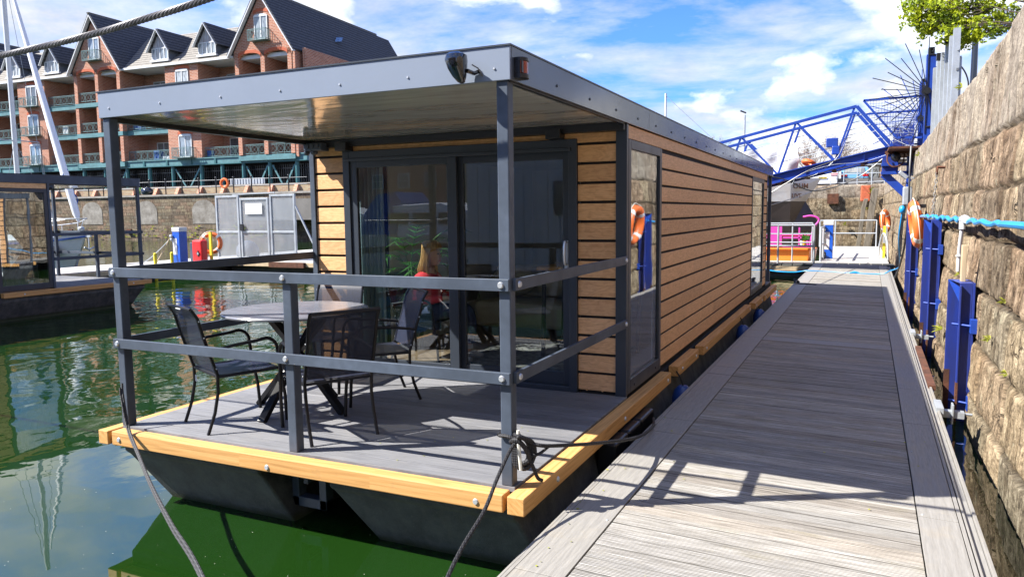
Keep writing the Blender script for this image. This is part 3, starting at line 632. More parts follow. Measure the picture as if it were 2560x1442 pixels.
# table
tb=thing('round_garden_table','round slate grey garden table on crossed black legs in the porch','table',(-2.30,.90,0),0,world=False)
m=MB(); n=56; m.loft([[(r*math.cos(2*PI*j/n),r*math.sin(2*PI*j/n),z) for j in range(n)] for r,z in ((.548,.785),(.565,.789),(.568,.80),(.562,.808))]); m.build('table_top','table_top',tb,smooth=True)
for a in (PI/4,-PI/4):
    c,s=math.cos(a+.78),math.sin(a+.78)
    for q in (1,-1):
        m=MB(); m.bar((q*.43*c,q*.43*s,.0),(-q*.30*c,-q*.30*s,.785),.04,.065,(-s,c,0)); m.build('leg','chair_frame',tb,bev=.003)
m=MB(); m.box((-.36,-.03,.76),(.36,.03,.784)); m.box((-.03,-.36,.759),(.03,.36,.783)); m.build('cross_brace','chair_frame',tb)
# ------------------------------------------------------------------ cabin contents
def curtain(x0,x1,y,z0,z1,mat,label,folds=6,amp=.03,tie=None,xdir=(1,0)):
    m=MB(); nx,nz=folds*6,14; rows=[]
    for j in range(nz+1):
        z=z0+(z1-z0)*j/nz; tt=j/nz; wsc=1
        if tie: wsc=.35+.65*min(1,abs(tt-tie)/.28)**1.2
        xm=x1 if tie else (x0+x1)/2
        rows.append([(xm+(x0+(x1-x0)*i/nx-xm)*wsc, y+amp*math.sin(2*PI*folds*i/nx)+.006*math.sin(i*1.7+j*.3), z) for i in range(nx+1)])
    back=[[(p[0],p[1]+.004,p[2]) for p in r] for r in rows]
    m.loft([r+b[::-1] for r,b in zip(rows,back)]); return m
mm=curtain(-2.93,-2.63,2.62,.03,2.2,'x','')
single('curtain',mm,'curtain_teal','sheer teal curtain hanging full height behind the left glass door','curtain',smooth=True)
# curtain in second houseboat (seen in its corner window)
mm=curtain(-.75,-.0,0,.06,2.1,'x','',5,.035,.42); mm.v=[(-14.35+p[1],6.55+p[0],p[2]) for p in mm.v]
single('curtain',mm,'curtain_grey','dark grey tied back curtain in the second houseboat corner window','curtain',smooth=True)
# sofa
sf=thing('sofa','cream sofa with plump cushions behind the seated woman','sofa',(-1.75,5.1,0))
m=MB(); m.box((-2.75,4.75,.10),(-.85,5.55,.42)); m.box((-2.75,5.4,.42),(-.85,5.65,.85)); m.build('base','cushion',sf,bev=.06)
for x in (-2.7,-2.05,-1.45):
    m=MB(); m.sph((x+.3,5.22,.66),(.33,.14,.2),16,10); m.build('cushion','cushion',sf,smooth=True)
dt=thing('dining_table','pale wooden table on black legs at the right of the cabin','table',(-.85,3.9,0))
m=MB(); m.box((-1.35,3.55,.94),(-.35,4.25,.98)); m.build('table_top','timber',dt,bev=.004)
for x in (-1.3,-.42):
    for y in (3.6,4.2): m=MB(); m.bar((x,y,0),(x+.02,y,.94),.035,.035); m.build('leg','black',dt)
m=MB(); m.box((-2.1,3.0,.002),(-.5,4.5,.014)); single('rug',m,'rug','mottled black and grey rug on the cabin floor','rug')
# palm plant
pl=thing('palm_plant','green palm plant in a ribbed dark pot behind the left door pane','plant',(-2.93,3.55,0))
m=MB(); n=18; m.loft([[( -2.93+r*math.cos(2*PI*j/n)*(1+.02*(j%2)),3.55+r*math.sin(2*PI*j/n)*(1+.02*(j%2)),z) for j in range(n)] for r,z in ((.13,0),(.16,.4),(.17,.82))]); m.build('pot','anth_dark',pl)
m=MB(); rnd=random.Random(3)
for i in range(15):
    az=rnd.uniform(-1.9,1.2); L=rnd.uniform(.55,.85); up=rnd.uniform(.2,.85); pts=[]
    for j in range(9):
        t=j/8; r=L*t; pts.append(Vector((-2.93+r*math.cos(az),3.55+r*math.sin(az)*.6,.85+up*1.5*t-1.0*t*t*L)))
    m.tube(pts,.004,4)
    for j in range(2,9):
        for s in (-1,1):
            p=pts[j]; d=(pts[j]-pts[j-1]).normalized(); sd=d.cross(Vector((0,0,1))).normalized()*s; q=p+sd*.13+d*.12+Vector((0,0,-.04)); wv=d*.012
            m.poly([p-wv,p+wv,q]); 
m.build('fronds','palm',pl)
for z in (1.75,1.55):
    pass
# ------------------------------------------------------------------ person
def skinned(name,mat,parent,pts,edges,root=0,sub=2):
    me=bpy.data.meshes.new(name); me.from_pydata([p[:3] for p in pts],edges,[]); o=bpy.data.objects.new(name,me); COL.objects.link(o); o.parent=parent
    me.materials.append(M[mat]); sk=o.modifiers.new('Skin','SKIN'); sk.use_smooth_shade=True
    lay=me.skin_vertices[0] if me.skin_vertices else None
    if lay is None:
        bm=bmesh.new(); bm.from_mesh(me); bm.verts.layers.skin.verify(); bm.to_mesh(me); bm.free(); lay=me.skin_vertices[0]
    for i,p in enumerate(pts):
        r=p[3]; lay.data[i].radius=(r,p[4] if len(p)>4 else r); lay.data[i].use_root=(i==root)
    s=o.modifiers.new('Sub','SUBSURF'); s.levels=s.render_levels=sub; return o
# local frame: +x is where she faces; origin on floor under hips
pr=thing('person','woman in a red sweater and jeans sitting with a laptop behind the glass door','person',(-2.52,3.18,.0),0,world=False)
V=[(0,0,.50,.13,.15),(.02,0,.62,.115,.145),(.05,0,.78,.12,.155),(.06,0,.89,.085,.13),(.085,0,.955,.05,.05),(.10,0,1.0,.048,.048)]
E=[(0,1),(1,2),(2,3),(3,4),(4,5)]
def limb(V,E,start,pts):
    prev=start
    for p in pts: V.append(p); E.append((prev,len(V)-1)); prev=len(V)-1
    return prev
hands=[]
for s in (1,-1):
    limb(V,E,0,[(.06,s*.09,.48,.085),(.26,s*.10,.52,.078),(.46,s*.11,.535,.06),(.50,s*.11,.46,.056),(.50,s*.12,.28,.05),(.47,s*.12,.12,.036),(.46,s*.12,.06,.036),(.54,s*.13,.035,.036),(.62,s*.13,.025,.024)])
    e=limb(V,E,3,[(.06,s*.155,.87,.052),(.08,s*.20,.76,.045),(.10,s*.22,.645,.04),(.22,s*.19,.655,.034),(.34,s*.13,.67,.024),(.385,s*.12,.668,.028,.016),(.42,s*.11,.664,.026,.014)])
    for k,(dy,L) in enumerate(((-.027,.9),(-.009,1.05),(.009,1.0),(.026,.8))):
        limb(V,E,e,[(.445,s*.11+dy,.672,.009),(.445+.03*L,s*.11+dy*1.1,.672,.008),(.445+.05*L,s*.11+dy*1.1,.650,.007)])
    limb(V,E,e-1,[(.40,s*.085,.662,.010),(.425,s*.073,.65,.008)])
body=skinned('body','skin',pr,V,E)
# head as one shaped surface joined visually to the neck
mh=MB(); rings=[]
for (z,rx,ry,xo) in ((1.01,.035,.035,.02),(1.025,.055,.045,.03),(1.05,.072,.056,.028),(1.085,.082,.066,.02),(1.12,.088,.073,.010),(1.16,.092,.077,.0),(1.20,.088,.074,-.004),(1.235,.066,.056,-.006),(1.25,.03,.026,-.006)):
    rings.append([(.115+xo+rx*math.cos(t)*(1.0 if math.cos(t)<0 else .93),ry*math.sin(t),z-.01) for t in [2*PI*j/20 for j in range(20)]])
mh.loft(rings)
mh.loft([[(.115+.10+dx,w*sy,z) for (w,sy) in ((.012,-1),(.012,1),(.004,1),(.004,-1))] for z,dx in ((1.075,.0),(1.09,.018),(1.12,.004))])   # nose
hd=mh.build('head','skin',pr,smooth=True)
mf=MB(); mf.sph((.205,.03,1.125),(.008,.013,.008),8,6); mf.sph((.205,-.03,1.125),(.008,.013,.008),8,6); o=mf.build('eye','dark',None,smooth=True); o.parent=hd
mf=MB(); mf.sph((.208,0,1.052),(.007,.022,.006),8,6); o=mf.build('mouth','sweater',None,smooth=True); o.parent=hd
mf=MB(); [mf.sph((.10,s*.078,1.10),(.018,.008,.028),8,6) for s in (1,-1)]; o=mf.build('ear','skin',None,smooth=True); o.parent=hd
mh=MB(); rnd=random.Random(5)
rings=[]
for (z,rx,ry,xo) in ((.90,.05,.085,-.05),(.94,.075,.10,-.04),(1.0,.085,.105,-.03),(1.06,.09,.10,-.02),(1.12,.10,.098,-.008),(1.18,.112,.098,.004),(1.225,.108,.092,.002),(1.252,.088,.074,.0),(1.268,.055,.045,.0),(1.273,.02,.018,.0)):
    r=[]
    for j in range(28):
        t=2*PI*j/28; c=math.cos(t); rr=1+.05*math.sin(j*2.9+z*8)
        if c>0 and z<1.17: c*= .28
        r.append((.105+xo+rx*c*rr,ry*math.sin(t)*rr,z))
    rings.append(r)
mh.loft(rings)
for i in range(150):
    a=rnd.uniform(PI*.42,PI*1.58); x0=.105+.10*math.cos(a); y0=.093*math.sin(a)
    mh.tube([(x0*1.0,y0,1.20),(x0-.012,y0*1.12,1.08),(x0-.03+rnd.uniform(-.02,.02),y0*1.15+rnd.uniform(-.02,.02),.96),(x0-.02+rnd.uniform(-.03,.03),y0*1.1+rnd.uniform(-.02,.02),rnd.uniform(.86,.93))],[.006,.007,.006,.002],4)
mh.build('hair','hair',pr,smooth=True)
V=[(0,0,.50,.142,.165),(.02,0,.62,.128,.16),(.05,0,.78,.135,.17),(.06,0,.885,.10,.135),(.08,0,.93,.07,.07)]; E=[(0,1),(1,2),(2,3),(3,4)]
for s in (1,-1): limb(V,E,3,[(.06,s*.155,.87,.066),(.08,s*.205,.76,.060),(.10,s*.225,.645,.056),(.22,s*.19,.655,.05),(.325,s*.137,.668,.038)])
skinned('sweater','sweater',pr,V,E)
V=[(0,0,.49,.145,.17)]; E=[]
for s in (1,-1): limb(V,E,0,[(.08,s*.09,.48,.10),(.26,s*.10,.52,.092),(.46,s*.11,.54,.075),(.51,s*.11,.46,.07),(.51,s*.12,.28,.062),(.48,s*.12,.15,.055)])
skinned('jeans','jeans',pr,V,E)
for s in (1,-1):
    V=[(.43,s*.12,.045,.045),(.47,s*.12,.10,.042),(.50,s*.125,.055,.045),(.57,s*.13,.04,.045,.038),(.65,s*.13,.032,.034,.028)]; skinned('shoe','shoe',pr,V,[(1,0),(1,2),(2,3),(3,4)],1)
    m=MB()
    for z in (.11,.125,.14): m.torus((.475,s*.12,z),.043,.006,(0,0,1),16,5)
    m.build('striped_sock','white',pr,smooth=True)
lp=thing('laptop','open silver laptop on the lap of the seated woman','laptop',(-2.07,3.18,.62),0,world=False)
m=MB(); m.box((-.14,-.16,.0),(.10,.16,.016)); m.build('keyboard_base','laptop',lp,bev=.004)
m=MB(); m.bar((.105,0,.012),(.19,0,.23),.32,.008,(1,0,0)); m.build('screen_lid','black',lp)
# ------------------------------------------------------------------ near jetty
jet=thing('floating_jetty','long floating jetty of weathered grooved planks with pale metal edge strips beside the quay wall','jetty',(0,0,0),world=False)
jet.location=(.262,0,-.14); jet.rotation_euler=(0,R_(1.36),R_(-.6))
WJ=2.13
rnd=random.Random(11)
m=MB(); y=-7.0
while y<21.6:
    dz=rnd.uniform(-.0015,.0015); 
    if abs(y-6.6)<.15: y+=.148; continue
    m.box((.30,y,-.03+dz),(WJ-.31,y+.1415,dz)); y+=.148
m.build('planks','dock',jet,bev=.0025)
m=MB(); 
for k in range(2): m.box((.30,6.46+k*.15,-.03),(WJ-.31,6.60+k*.15,.003))
m.build('anti_slip_boards','strip',jet)
def strips(x0,x1,ys):
    m=MB()
    for a,b in zip(ys[:-1],ys[1:]): m.box((x0,a+.0025,-.02),(x1,b-.0025,.004+rnd.uniform(-.001,.001)))
    return m
strips(.045,.293,[-7,-4.6,-2.6,-.62,1.85,2.25,4.1,4.5,6.6,7.2,9.2,11,13,15,17.2,19.5,21.6]).build('edge_strip','strip',jet,bev=.002)
strips(WJ-.303,WJ-.105,[-7,-4,-1.6,.95,1.05,3.0,3.35,4.3,6.5,8.6,10.7,12.8,15,17.5,19.5,21.6]).build('edge_strip','strip',jet,bev=.002)
m=MB(); m.box((.02,-7,-.05),(.04,21.6,.001)); m.box((-.0,-7,-.12),(.015,21.6,-.004)); m.box((.0,-7,-.12),(.05,21.6,-.03)); m.build('side_rail','strip',jet,bev=.002)
m=MB(); X=WJ-.10; m.box((X,-7,-.03),(X+.02,21.6,.002)); m.box((X+.028,-7,-.05),(X+.04,21.6,-.002)); m.box((X+.04,-7,-.05),(X+.08,21.6,-.022)); m.box((X+.082,-7,-.12),(X+.10,21.6,-.004)); m.build('side_rail','strip',jet,bev=.002)
m=MB(); m.box((.0,-7,-.10),(WJ,21.6,-.055)); 
m.build('frame','dark',jet)
for (a,b) in ((-6.5,-4.),(-1,1.3),(2.0,4.6),(7,9.5),(12,14.5),(17,19.5)):
    m=MB(); m.box((.1,a,-.8),(WJ-.1,b,-.10)); m.build('float','hull',jet,bev=.03)
m=MB()
for (bx,by) in ((.06,1.9),(.06,2.2),(.27,1.9),(.27,3.0),(.27,1.0),(.27,.1),(.27,-1),(WJ-.28,.98),(WJ-.28,2.2),(WJ-.28,3.8)): bolts(m,[(bx,by,.004)],(0,0,1),.008,.003)
m.build('screws','galv',jet)
# brown rubbing board + roller brackets on the wall side
m=MB(); m.box((WJ-.03,4.55,-.04),(WJ+.035,6.9,.01)); m.build('brown_fender_board','rust',jet)
for yy in (3.75,8.15):
    m=MB(); m.box((WJ-.03,yy-.16,-.05),(WJ+.03,yy+.16,.02)); m.box((WJ+.02,yy-.04,-.09),(WJ+.2,yy+.04,-.03)); m.box((WJ+.10,yy-.06,-.14),(WJ+.115,yy+.06,.03)); m.cyl((WJ+.02,yy-.02,-.045),(WJ+.26,yy-.02,-.045),.012,8); m.build('guide_bracket','galv',jet,bev=.003)
def cleat(y,x):
    t=thing('mooring_cleat','dark mooring cleat with a black rope round it on the %s edge of the jetty'%('far' if y>12 else 'boat side'),'cleat',(x,y,-.14))
    m=MB(); m.tube([(x,y-.13,-.07),(x,y-.05,-.08),(x,y+.05,-.08),(x,y+.13,-.07)],[.012,.02,.02,.012],8); m.cyl((x,y-.03,-.15),(x,y-.03,-.08),.015,8); m.cyl((x,y+.03,-.15),(x,y+.03,-.08),.015,8); m.build('horn','galv',t,smooth=True)
    m=MB(); [m.torus((x,y+.02*k,-.10+.012*k),.05+.006*k,.014,(.2*k,.3,1),16,6) for k in range(4)]; m.tube([(x+.03,y,-.13),(x+.16,y+.02,-.13),(x+.34,y+.0,-.135),(x+.42,y-.05,-.135)],.013,6); m.build('rope_turns','rope_black',t,smooth=True)
cleat(14.4,.48)
# fallen petals / leaves on the jetty
m=MB(); rr=random.Random(4)
for i in range(46):
    x=rr.uniform(.3,2.3) if i>16 else rr.uniform(.28,.5); y=rr.uniform(-1.6,4.5); z=-.14-.0237*(x-.26)+.008; a=rr.uniform(0,6.3); s=rr.uniform(.005,.011)
    m.poly([(x+s*math.cos(a+k),y+s*math.sin(a+k),z+.002*(k%2)) for k in (0,1.3,3.1,4.4)])
for i in range(10):
    x=rr.uniform(-1.6,-.2); y=rr.uniform(.1,1.3); a=rr.uniform(0,6.3); s=.007
    m.poly([(x+s*math.cos(a+k),y+s*math.sin(a+k),.005) for k in (0,1.3,3.1,4.4)])
single('fallen_petals',m,'weed','tiny yellow petals scattered over the jetty planks','petals',kind='stuff')
m=MB(); rr=random.Random(14)
for i in range(90):
    x=rr.uniform(-4.2,.1); y=rr.uniform(-2.2,.4) if i<110 else rr.uniform(.4,6); x=x if i<110 else rr.uniform(-7,-3.6); a=rr.uniform(0,6.3); s_=rr.uniform(.0010,.0028)
    m.poly([(x+s_*math.cos(a+k),y+s_*math.sin(a+k)*1.4,-.5965) for k in (0,1.3,3.1,4.4)])
single('floating_specks',m,'bone','tiny pale specks of debris floating on the green water','debris',kind='stuff')
# fenders between boat and jetty
for i,(y,c) in enumerate(((3.62,'just beyond the longest porch timber'),(7.9,'nearest the middle of the houseboat side'),(9.9,'towards the far end of the houseboat'))):
    t=thing('fender','dark blue ball ended fender hanging beside the houseboat, '+c,'fender',(.19,y,-.35),0,'blue fenders')
    m=MB(); m.loft([[(.20+r*math.cos(2*PI*j/14),y+r*math.sin(2*PI*j/14),z) for j in range(14)] for r,z in ((.03,-.58),(.085,-.54),(.11,-.46),(.11,-.30),(.085,-.22),(.04,-.18))]); m.build('body','fender_blue',t,smooth=True)
    m=MB(); m.tube([(.20,y,-.18),(.17,y,-.10),(.13,y,-.04)],.008,6); m.build('lanyard','rope_black',t)
m=MB()
for (y0,y1) in ((1.4,1.72),(1.75,2.08),(2.1,2.5)): m.box((.03,y0,-.42),(.19,y1,-.135))
single('rubber_fender_block',m,'black','row of black rubber fender blocks under the porch timber','fender',bev=.02)
# ------------------------------------------------------------------ ropes
def catmull(P,n=8):
    P=[Vector(p) for p in P]; P=[P[0]*2-P[1]]+P+[P[-1]*2-P[-2]]; out=[]
    for i in range(1,len(P)-2):
        for k in range(n):
            t=k/n; a,b,c,d=P[i-1:i+3]; out.append(.5*((2*b)+(c-a)*t+(2*a-5*b+4*c-d)*t*t+(3*b-a-3*c+d)*t**3))
    out.append(P[-2]); return out
kn=thing('mooring_rope_knot','bundle of braided black rope knotted round a pale pin on the near corner post','rope',(.04,.03,.2))
m=MB(); rr=random.Random(2)
for i in range(5):
    cx=.035+.008*i; ph=i*.5
    m.tube(catmull([(cx-.035,.03,.30),(cx,.0-.012*i,.305+.01*math.sin(ph)),(cx+.045,.03,.27),(cx+.055,.05,.20),(cx+.03,.03,.13-.01*(i%2)),(cx-.01,.01,.12),(cx-.035,.015,.19),(cx-.03,.03,.27)],5),.0125,8)
m.tube(catmull([(.0,-.01,.27),(.05,-.035,.29),(.09,-.01,.24),(.10,.02,.17),(.06,.0,.14)],6),.014,8)
m.tube(catmull([(-.07,-.008,.295),(-.03,-.016,.30),(.02,-.012,.29),(.02,.04,.295),(.0,.085,.30),(-.04,.09,.295),(-.08,.07,.295),(-.08,.0,.295)],5),.011,8)
m.tube(catmull([(.09,.02,.19),(.115,.04,.12),(.13,.07,.05),(.15,.09,.03)],5),.011,8)
m.build('loops','rope_black',kn,smooth=True)
m=MB(); m.tube([(.055,-.03,.345),(.06,-.03,.24),(.07,-.03,.12)],[.009,.011,.009],8); m.build('pin','bone',kn,smooth=True)
def ropething(pts,r,mat,label,n=10): 
    m=MB(); m.tube(catmull(pts,n),r,8); return single('mooring_rope',m,mat,label,'rope',smooth=True)
ropething([(.035,-.02,.27),(.03,-.1,.235),(.05,-.3,.148),(.077,-.5,.06),(.11,-.8,-.005),(.175,-1.1,-.06),(.30,-1.5,-.13)],.0105,'rope_black','taut black rope running down from the near corner post to the foreground')
ropething([(.10,.03,.26),(.19,.10,.235),(.33,.62,.12),(.40,1.2,-.0),(.33,1.9,-.12),(.235,2.3,-.17)],.0115,'rope_black','black rope leading from the corner post knot across to the jetty edge')
ropething([(.10,.03,.18),(.15,.055,.20),(.19,.10,.235)],.009,'rope_black','short tail of black rope joining the jetty line')
ropething([(-3.17,-.02,.33),(-3.14,-.04,.24),(-3.02,-.10,.03),(-2.68,-.30,-.05),(-2.19,-.60,-.10),(-1.55,-1.0,-.08),(-.77,-1.5,.007),(.32,-2.2,-.10)],.0085,'rope_grey','frayed grey mooring rope slanting from the left corner post to the foreground')
ropething([(-3.17,-.04,.30),(-3.13,-.06,.20),(-3.0,-.125,.015),(-2.66,-.32,-.06),(-2.17,-.62,-.112),(-1.53,-1.02,-.095),(-.75,-1.52,-.008),(.32,-2.22,-.11)],.007,'rope_grey','second thinner strand of grey rope doubled beside the left mooring rope')
# steel wire rope across the top left corner
m=MB(); P0=Vector((-4.55,-.72,2.56)); 
def cpt(t):
    a=Vector((-4.4,-.5,2.625)); b=Vector((-3.521,-.5,2.638)); c=Vector((-2.709,-.5,2.669)); d=Vector((-1.999,-.5,2.726)); e=Vector((-1.616,-.5,2.765)); f=Vector((-1.1,-.5,2.83)); g=Vector((-.5,-.5,2.91))
    return Vector((-14.5,-.5,2.75)),Vector((-8,-.5,2.62)),a,b,c,d,e,f,g,Vector((1.2,-.5,3.22)),Vector((3.3,-.5,3.62))
cl=catmull(list(cpt(0)),40)
S=6; Rr=.0125
for s_ in range(S):
    pts=[]
    L=0
    for i,p in enumerate(cl):
        if i: L+=(cl[i]-cl[i-1]).length
        a=2*PI*s_/S+L*2*PI/.20; d=(cl[min(i+1,len(cl)-1)]-cl[max(i-1,0)]).normalized(); u=d.cross(Vector((0,1,0))).normalized(); v=Vector((0,1,0)); pts.append(p+u*math.cos(a)*Rr+v*math.sin(a)*Rr)
    m.tube(pts,.0085,7)
m.tube(cl,.009,6)
single('steel_wire_rope',m,'cable','thick twisted grey steel wire rope crossing the sky at the top left','cable',smooth=True)
# ------------------------------------------------------------------ near quay wall
def wall_top(y): return 2.97+max(0,(16-y))*.022+ (max(0,6-y))*.05
def wx(y,z): return 2.76+.055*(z+.6)
_wr=random.Random(77)
class Ash:
    def __init__(q,zc,wmin,wmax,a0,a1):
        q.zc=zc; q.j=[]; q.id=[]
        for k in range(len(zc)+1):
            x=a0; L=[x]
            while x<a1: x+=_wr.uniform(wmin,wmax)*(.62 if k==len(zc) else 1); L.append(x)
            q.j.append(L); q.id.append([(_wr.random(),_wr.uniform(-.022,.018)) for _ in L])
    def at(q,a,z):
        zz=z+.035*noise.noise(Vector((a*1.1,z*.7,5)))+.012*noise.noise(Vector((a*6,z*6,2))); aa=a+.035*noise.noise(Vector((a*.7,z*2.2,9)))+.010*noise.noise(Vector((a*6,z*6,12)))
        k=0
        while k<len(q.zc) and zz>q.zc[k]: k+=1
        dz=min([abs(zz-c) for c in q.zc]); L=q.j[k]; import bisect; i=max(0,bisect.bisect(L,aa)-1); da=min(aa-L[i],(L[i+1]-aa) if i+1<len(L) else 9)
        rid=q.id[k][i]; wj=.024+.02*abs(noise.noise(Vector((a*1.7,z*1.7,1)))); d=min(dz,da); return rid,max(0.,1.-d/wj) if d<wj else 0., k==len(q.zc), max(0,1-d/.07)
def ash_wall(name,A,Z0,ztop,pos,ash,root,nz):
    grid=[]; attr=[]
    for a in A:
        zt=ztop(a)+.03*noise.noise(Vector((a*1.3,0,0))); col=[]
        for k in range(nz):
            z=Z0+(zt-Z0)*k/(nz-1); (rv,off),jm,cp_,rd=ash.at(a,z)
            d=off*.45+.02*noise.noise(Vector((0,a*.9,z*1.4)))+.012*noise.noise(Vector((3,a*3.3,z*3.3)))+.010*noise.noise(Vector((7,a*13,z*5)))-.048*jm-.006*rd*rd-(.04 if k==nz-1 else 0)
            col.append(pos(a,z,d)); attr.append((rv,jm,1. if cp_ else 0.,1))
        col+=[pos(a,zt+.01,-.6),pos(a,Z0,-.65)]; attr+=[(.5,0,1,1)]*2; grid.append(col)
    m=MB(); m.loft(grid); n=len(m.v)
    me_o=m.build(name,'ashlar',root,smooth=False); me=me_o.data; ca=me.color_attributes.new('block','FLOAT_COLOR','POINT'); ca.data.foreach_set('color',np.array(attr,dtype=np.float32).ravel()); me.shade_smooth(); return me_o
qw=thing('quay_wall','tall sunlit sandstone quay wall running beside the jetty on the right','wall',(3.0,15,-1.2))
Y1=list(np.arange(-9,1.4,.12))+list(np.arange(1.4,9,.024))+list(np.arange(9,16,.04))+list(np.arange(16,43.4,.12))
ash_wall('blocks',Y1,-1.2,wall_top,lambda a,z,d:(wx(a,z)-d,a,z),Ash([-.82,-.30,.22,.72,1.24,1.74,2.28],.60,1.40,-10,46),qw,150)
cw=thing('quay_wall','patchy stone end wall of the dock behind the far railings with a pinkish stone patch','wall',(-11,43.5,-1.2))
ash_wall('blocks',list(np.arange(-26,3.2,.10)),-1.2,lambda a:2.92,lambda a,z,d:(a,43.1+.025*(z+.6)-d,z),Ash([-.6,.1,.55,.95,1.5,2.2],.7,1.9,-27,5),cw,60)
m=MB(); m.box((.02,42.93,1.85),(.62,43.1,2.42)); m.build('iron_plate','rust',cw)
m=MB(); m.box((1.75,42.98,1.95),(2.25,43.1,2.85)); m.build('pink_stone','brick_arch',cw,bev=.05)
# timber fender piles at the far corner
for i,(x0,x1,y,zt,lb) in enumerate(((1.75,2.05,42.6,2.1,'curved grey timber pile leaning on the dock end wall'),(2.1,2.5,40.0,2.6,'straight grey timber pile in the corner of the two quay walls'))):
    m=MB(); x1-=.08; m.loft([[(x0+o,y-.2,z),(x1+o,y-.2,z),(x1+o,y+.1,z),(x0+o,y+.1,z)] for z,o in ((-1,-.2),(0,-.08),(1,.0),(1.6,.06),(zt,.18))]); single('timber_pile',m,'pile_wood',lb,'pile',bev=.02)
# land
def sheet(name,pts,mat,kind='structure',label=None):
    m=MB(); m.poly(pts); o=m.build(name,mat); o['kind']=kind; return o
m=MB(); m.box((3.35,-60,1.2),(60,43.9,2.93)); o=m.build('quayside_ground','tarmac'); o['kind']='structure'
m=MB(); m.box((-45,43.9,1.2),(60,300,2.90)); o=m.build('quayside_ground','tarmac'); o['kind']='structure'
m=MB(); m.box((-1500,-1500,-3.2),(1500,1500,-3.0)); o=m.build('ground','grass'); o['kind']='structure'
# water
m=MB(); m.poly([(-260,-150,-.6),(3.3,-150,-.6),(3.3,44,-.6),(-44,44,-.6),(-44,120,-.6),(-260,120,-.6)]); o=m.build('water','water'); o['kind']='structure'
m=MB(); m.box((-280,-170,-3),(3.4,130,-2.6)); o=m.build('dock_bed','hull'); o['kind']='structure'
# blue steel guide channels
def channel(y,zt,label,zb=-.75,w=.46):
    t=thing('steel_guide_channel',label,'channel',(2.7,y,zb),0,'blue steel guide channels on the quay wall')
    xw=2.80; xf=2.615
    m=MB(); m.box((xw-.012,y-w/2,zb),(xw+.012,y+w/2,zt)); m.box((xf,y+w/2-.014,zb),(xw-.012,y+w/2,zt)); m.box((xf+.06,y-w/2,zb),(xw-.012,y-w/2+.014,zt-.0)); m.box((xf+.058,y-w/2-.05,zb),(xf+.075,y-w/2,zt-.02)); 
    m.build('channel','blue_deep',t,bev=.004)
    m=MB(); m.poly([(xf,y+w/2,zt),(xw,y+w/2,zt),(xw,y-w/2,zt),(xf+.06,y-w/2,zt)]); m.poly([(xf+.0,y+w/2-.015,zt-.002),(xw-.014,y-w/2+.02,zt-.002),(xw-.014,y-w/2+.02,zt-.42)]); m.build('cap_plate','blue',t)
    for z in (zt-.42,zt-1.2):
        if z>zb+.2:
            m=MB(); m.box((xw-.03,y-w/2-.12,z-.07),(xw+.03,y-w/2-.02,z+.07)); m.cyl((xw-.02,y-w/2-.06,z),(xw-.18,y-w/2-.0,z+.01),.012,8); m.build('bracket','blue',t,bev=.003)
    m=MB(); m.box((xw-.016,y-w/2+.016,zb-.1),(xw-.0125,y+w/2-.016,-.22)); m.box((xf-.002,y+w/2-.016,zb-.1),(xf+.05,y+w/2+.002,-.16)); m.box((xf+.057,y-w/2-.052,zb-.1),(xf+.077,y-w/2+.016,-.20)); m.build('rust_band','rust',t)
channel(5.12,.80,'short blue steel channel bolted to the quay wall nearest the camera')
channel(8.75,1.38,'tall blue steel channel on the quay wall just in front of the orange lifebuoy')
channel(13.2,1.50,'blue steel channel on the quay wall behind the orange lifebuoy')
m=MB(); m.box((2.70,5.05,.80),(2.74,5.16,1.17)); single('wooden_batten',m,'batten','bare upright wooden batten standing on the nearest blue channel','batten',bev=.003)
# hose, pipe
pts=[(2.73,-8.5,1.44),(2.73,-5,1.42),(2.73,-1.5,1.45),(2.73,1.0,1.42),(2.735,2.0,1.425),(2.745,3.0,1.42)]
for i in range(34):
    y=3.4+i*.235; pts.append((2.78+.01*math.sin(i),y,1.41+(.018 if i>8 else .012)*math.sin(i*1.9)))
pts+=[(2.76,11.7,1.40),(2.74,12.8,1.36),(2.7,14.0,1.30)]
m=MB(); m.tube(catmull(pts,4),.026,8); single('water_hose',m,'hose_blue','bright blue hose sagging in waves along the quay wall','hose',smooth=True)
dp=thing('drain_pipe','white plastic pipe hanging from the blue hose joint on the quay wall','pipe',(2.76,5.5,.85))
m=MB(); m.tube(catmull([(2.745,5.58,1.36),(2.74,5.6,1.25),(2.735,5.66,1.05),(2.735,5.68,.86)],6),.020,10); m.cyl((2.745,5.575,1.32),(2.745,5.58,1.40),.032,12); m.cyl((2.735,5.66,1.02),(2.735,5.662,1.04),.03,12); m.build('pipe','white',dp,smooth=True)
m=MB(); m.tube([(2.76,5.45,1.425),(2.76,5.55,1.43),(2.76,5.68,1.42)],.042,12); m.build('joint','white',dp,smooth=True)
# chain
ch=MB(); 
for i in range(44):
    z=2.06-.05*i; y=9.55+.02*i+.0*i; x=2.80-.001*i
    c=Vector((x,y,z)); a=Vector((0,1,0)) if i%2 else Vector((1,0,.0)); L=.034
    pts=[c+a*.017*math.cos(t)+Vector((0,0,1))*(L*math.sin(t)) for t in [2*PI*j/10 for j in range(10)]]; ch.tube(pts,.0075,5,closed=True)
cht=thing('mooring_chain','galvanised chain hanging from an iron ring on the quay wall','chain',(2.8,9.9,-.1)); ch.build('links','chain',cht,smooth=True)
m=MB(); m.torus((2.80,9.53,2.12),.055,.013,(1,0,0),18,6); m.tube([(2.92,9.5,2.16),(2.80,9.5,2.17)],.022,6); m.build('ring','rust',cht,smooth=True)
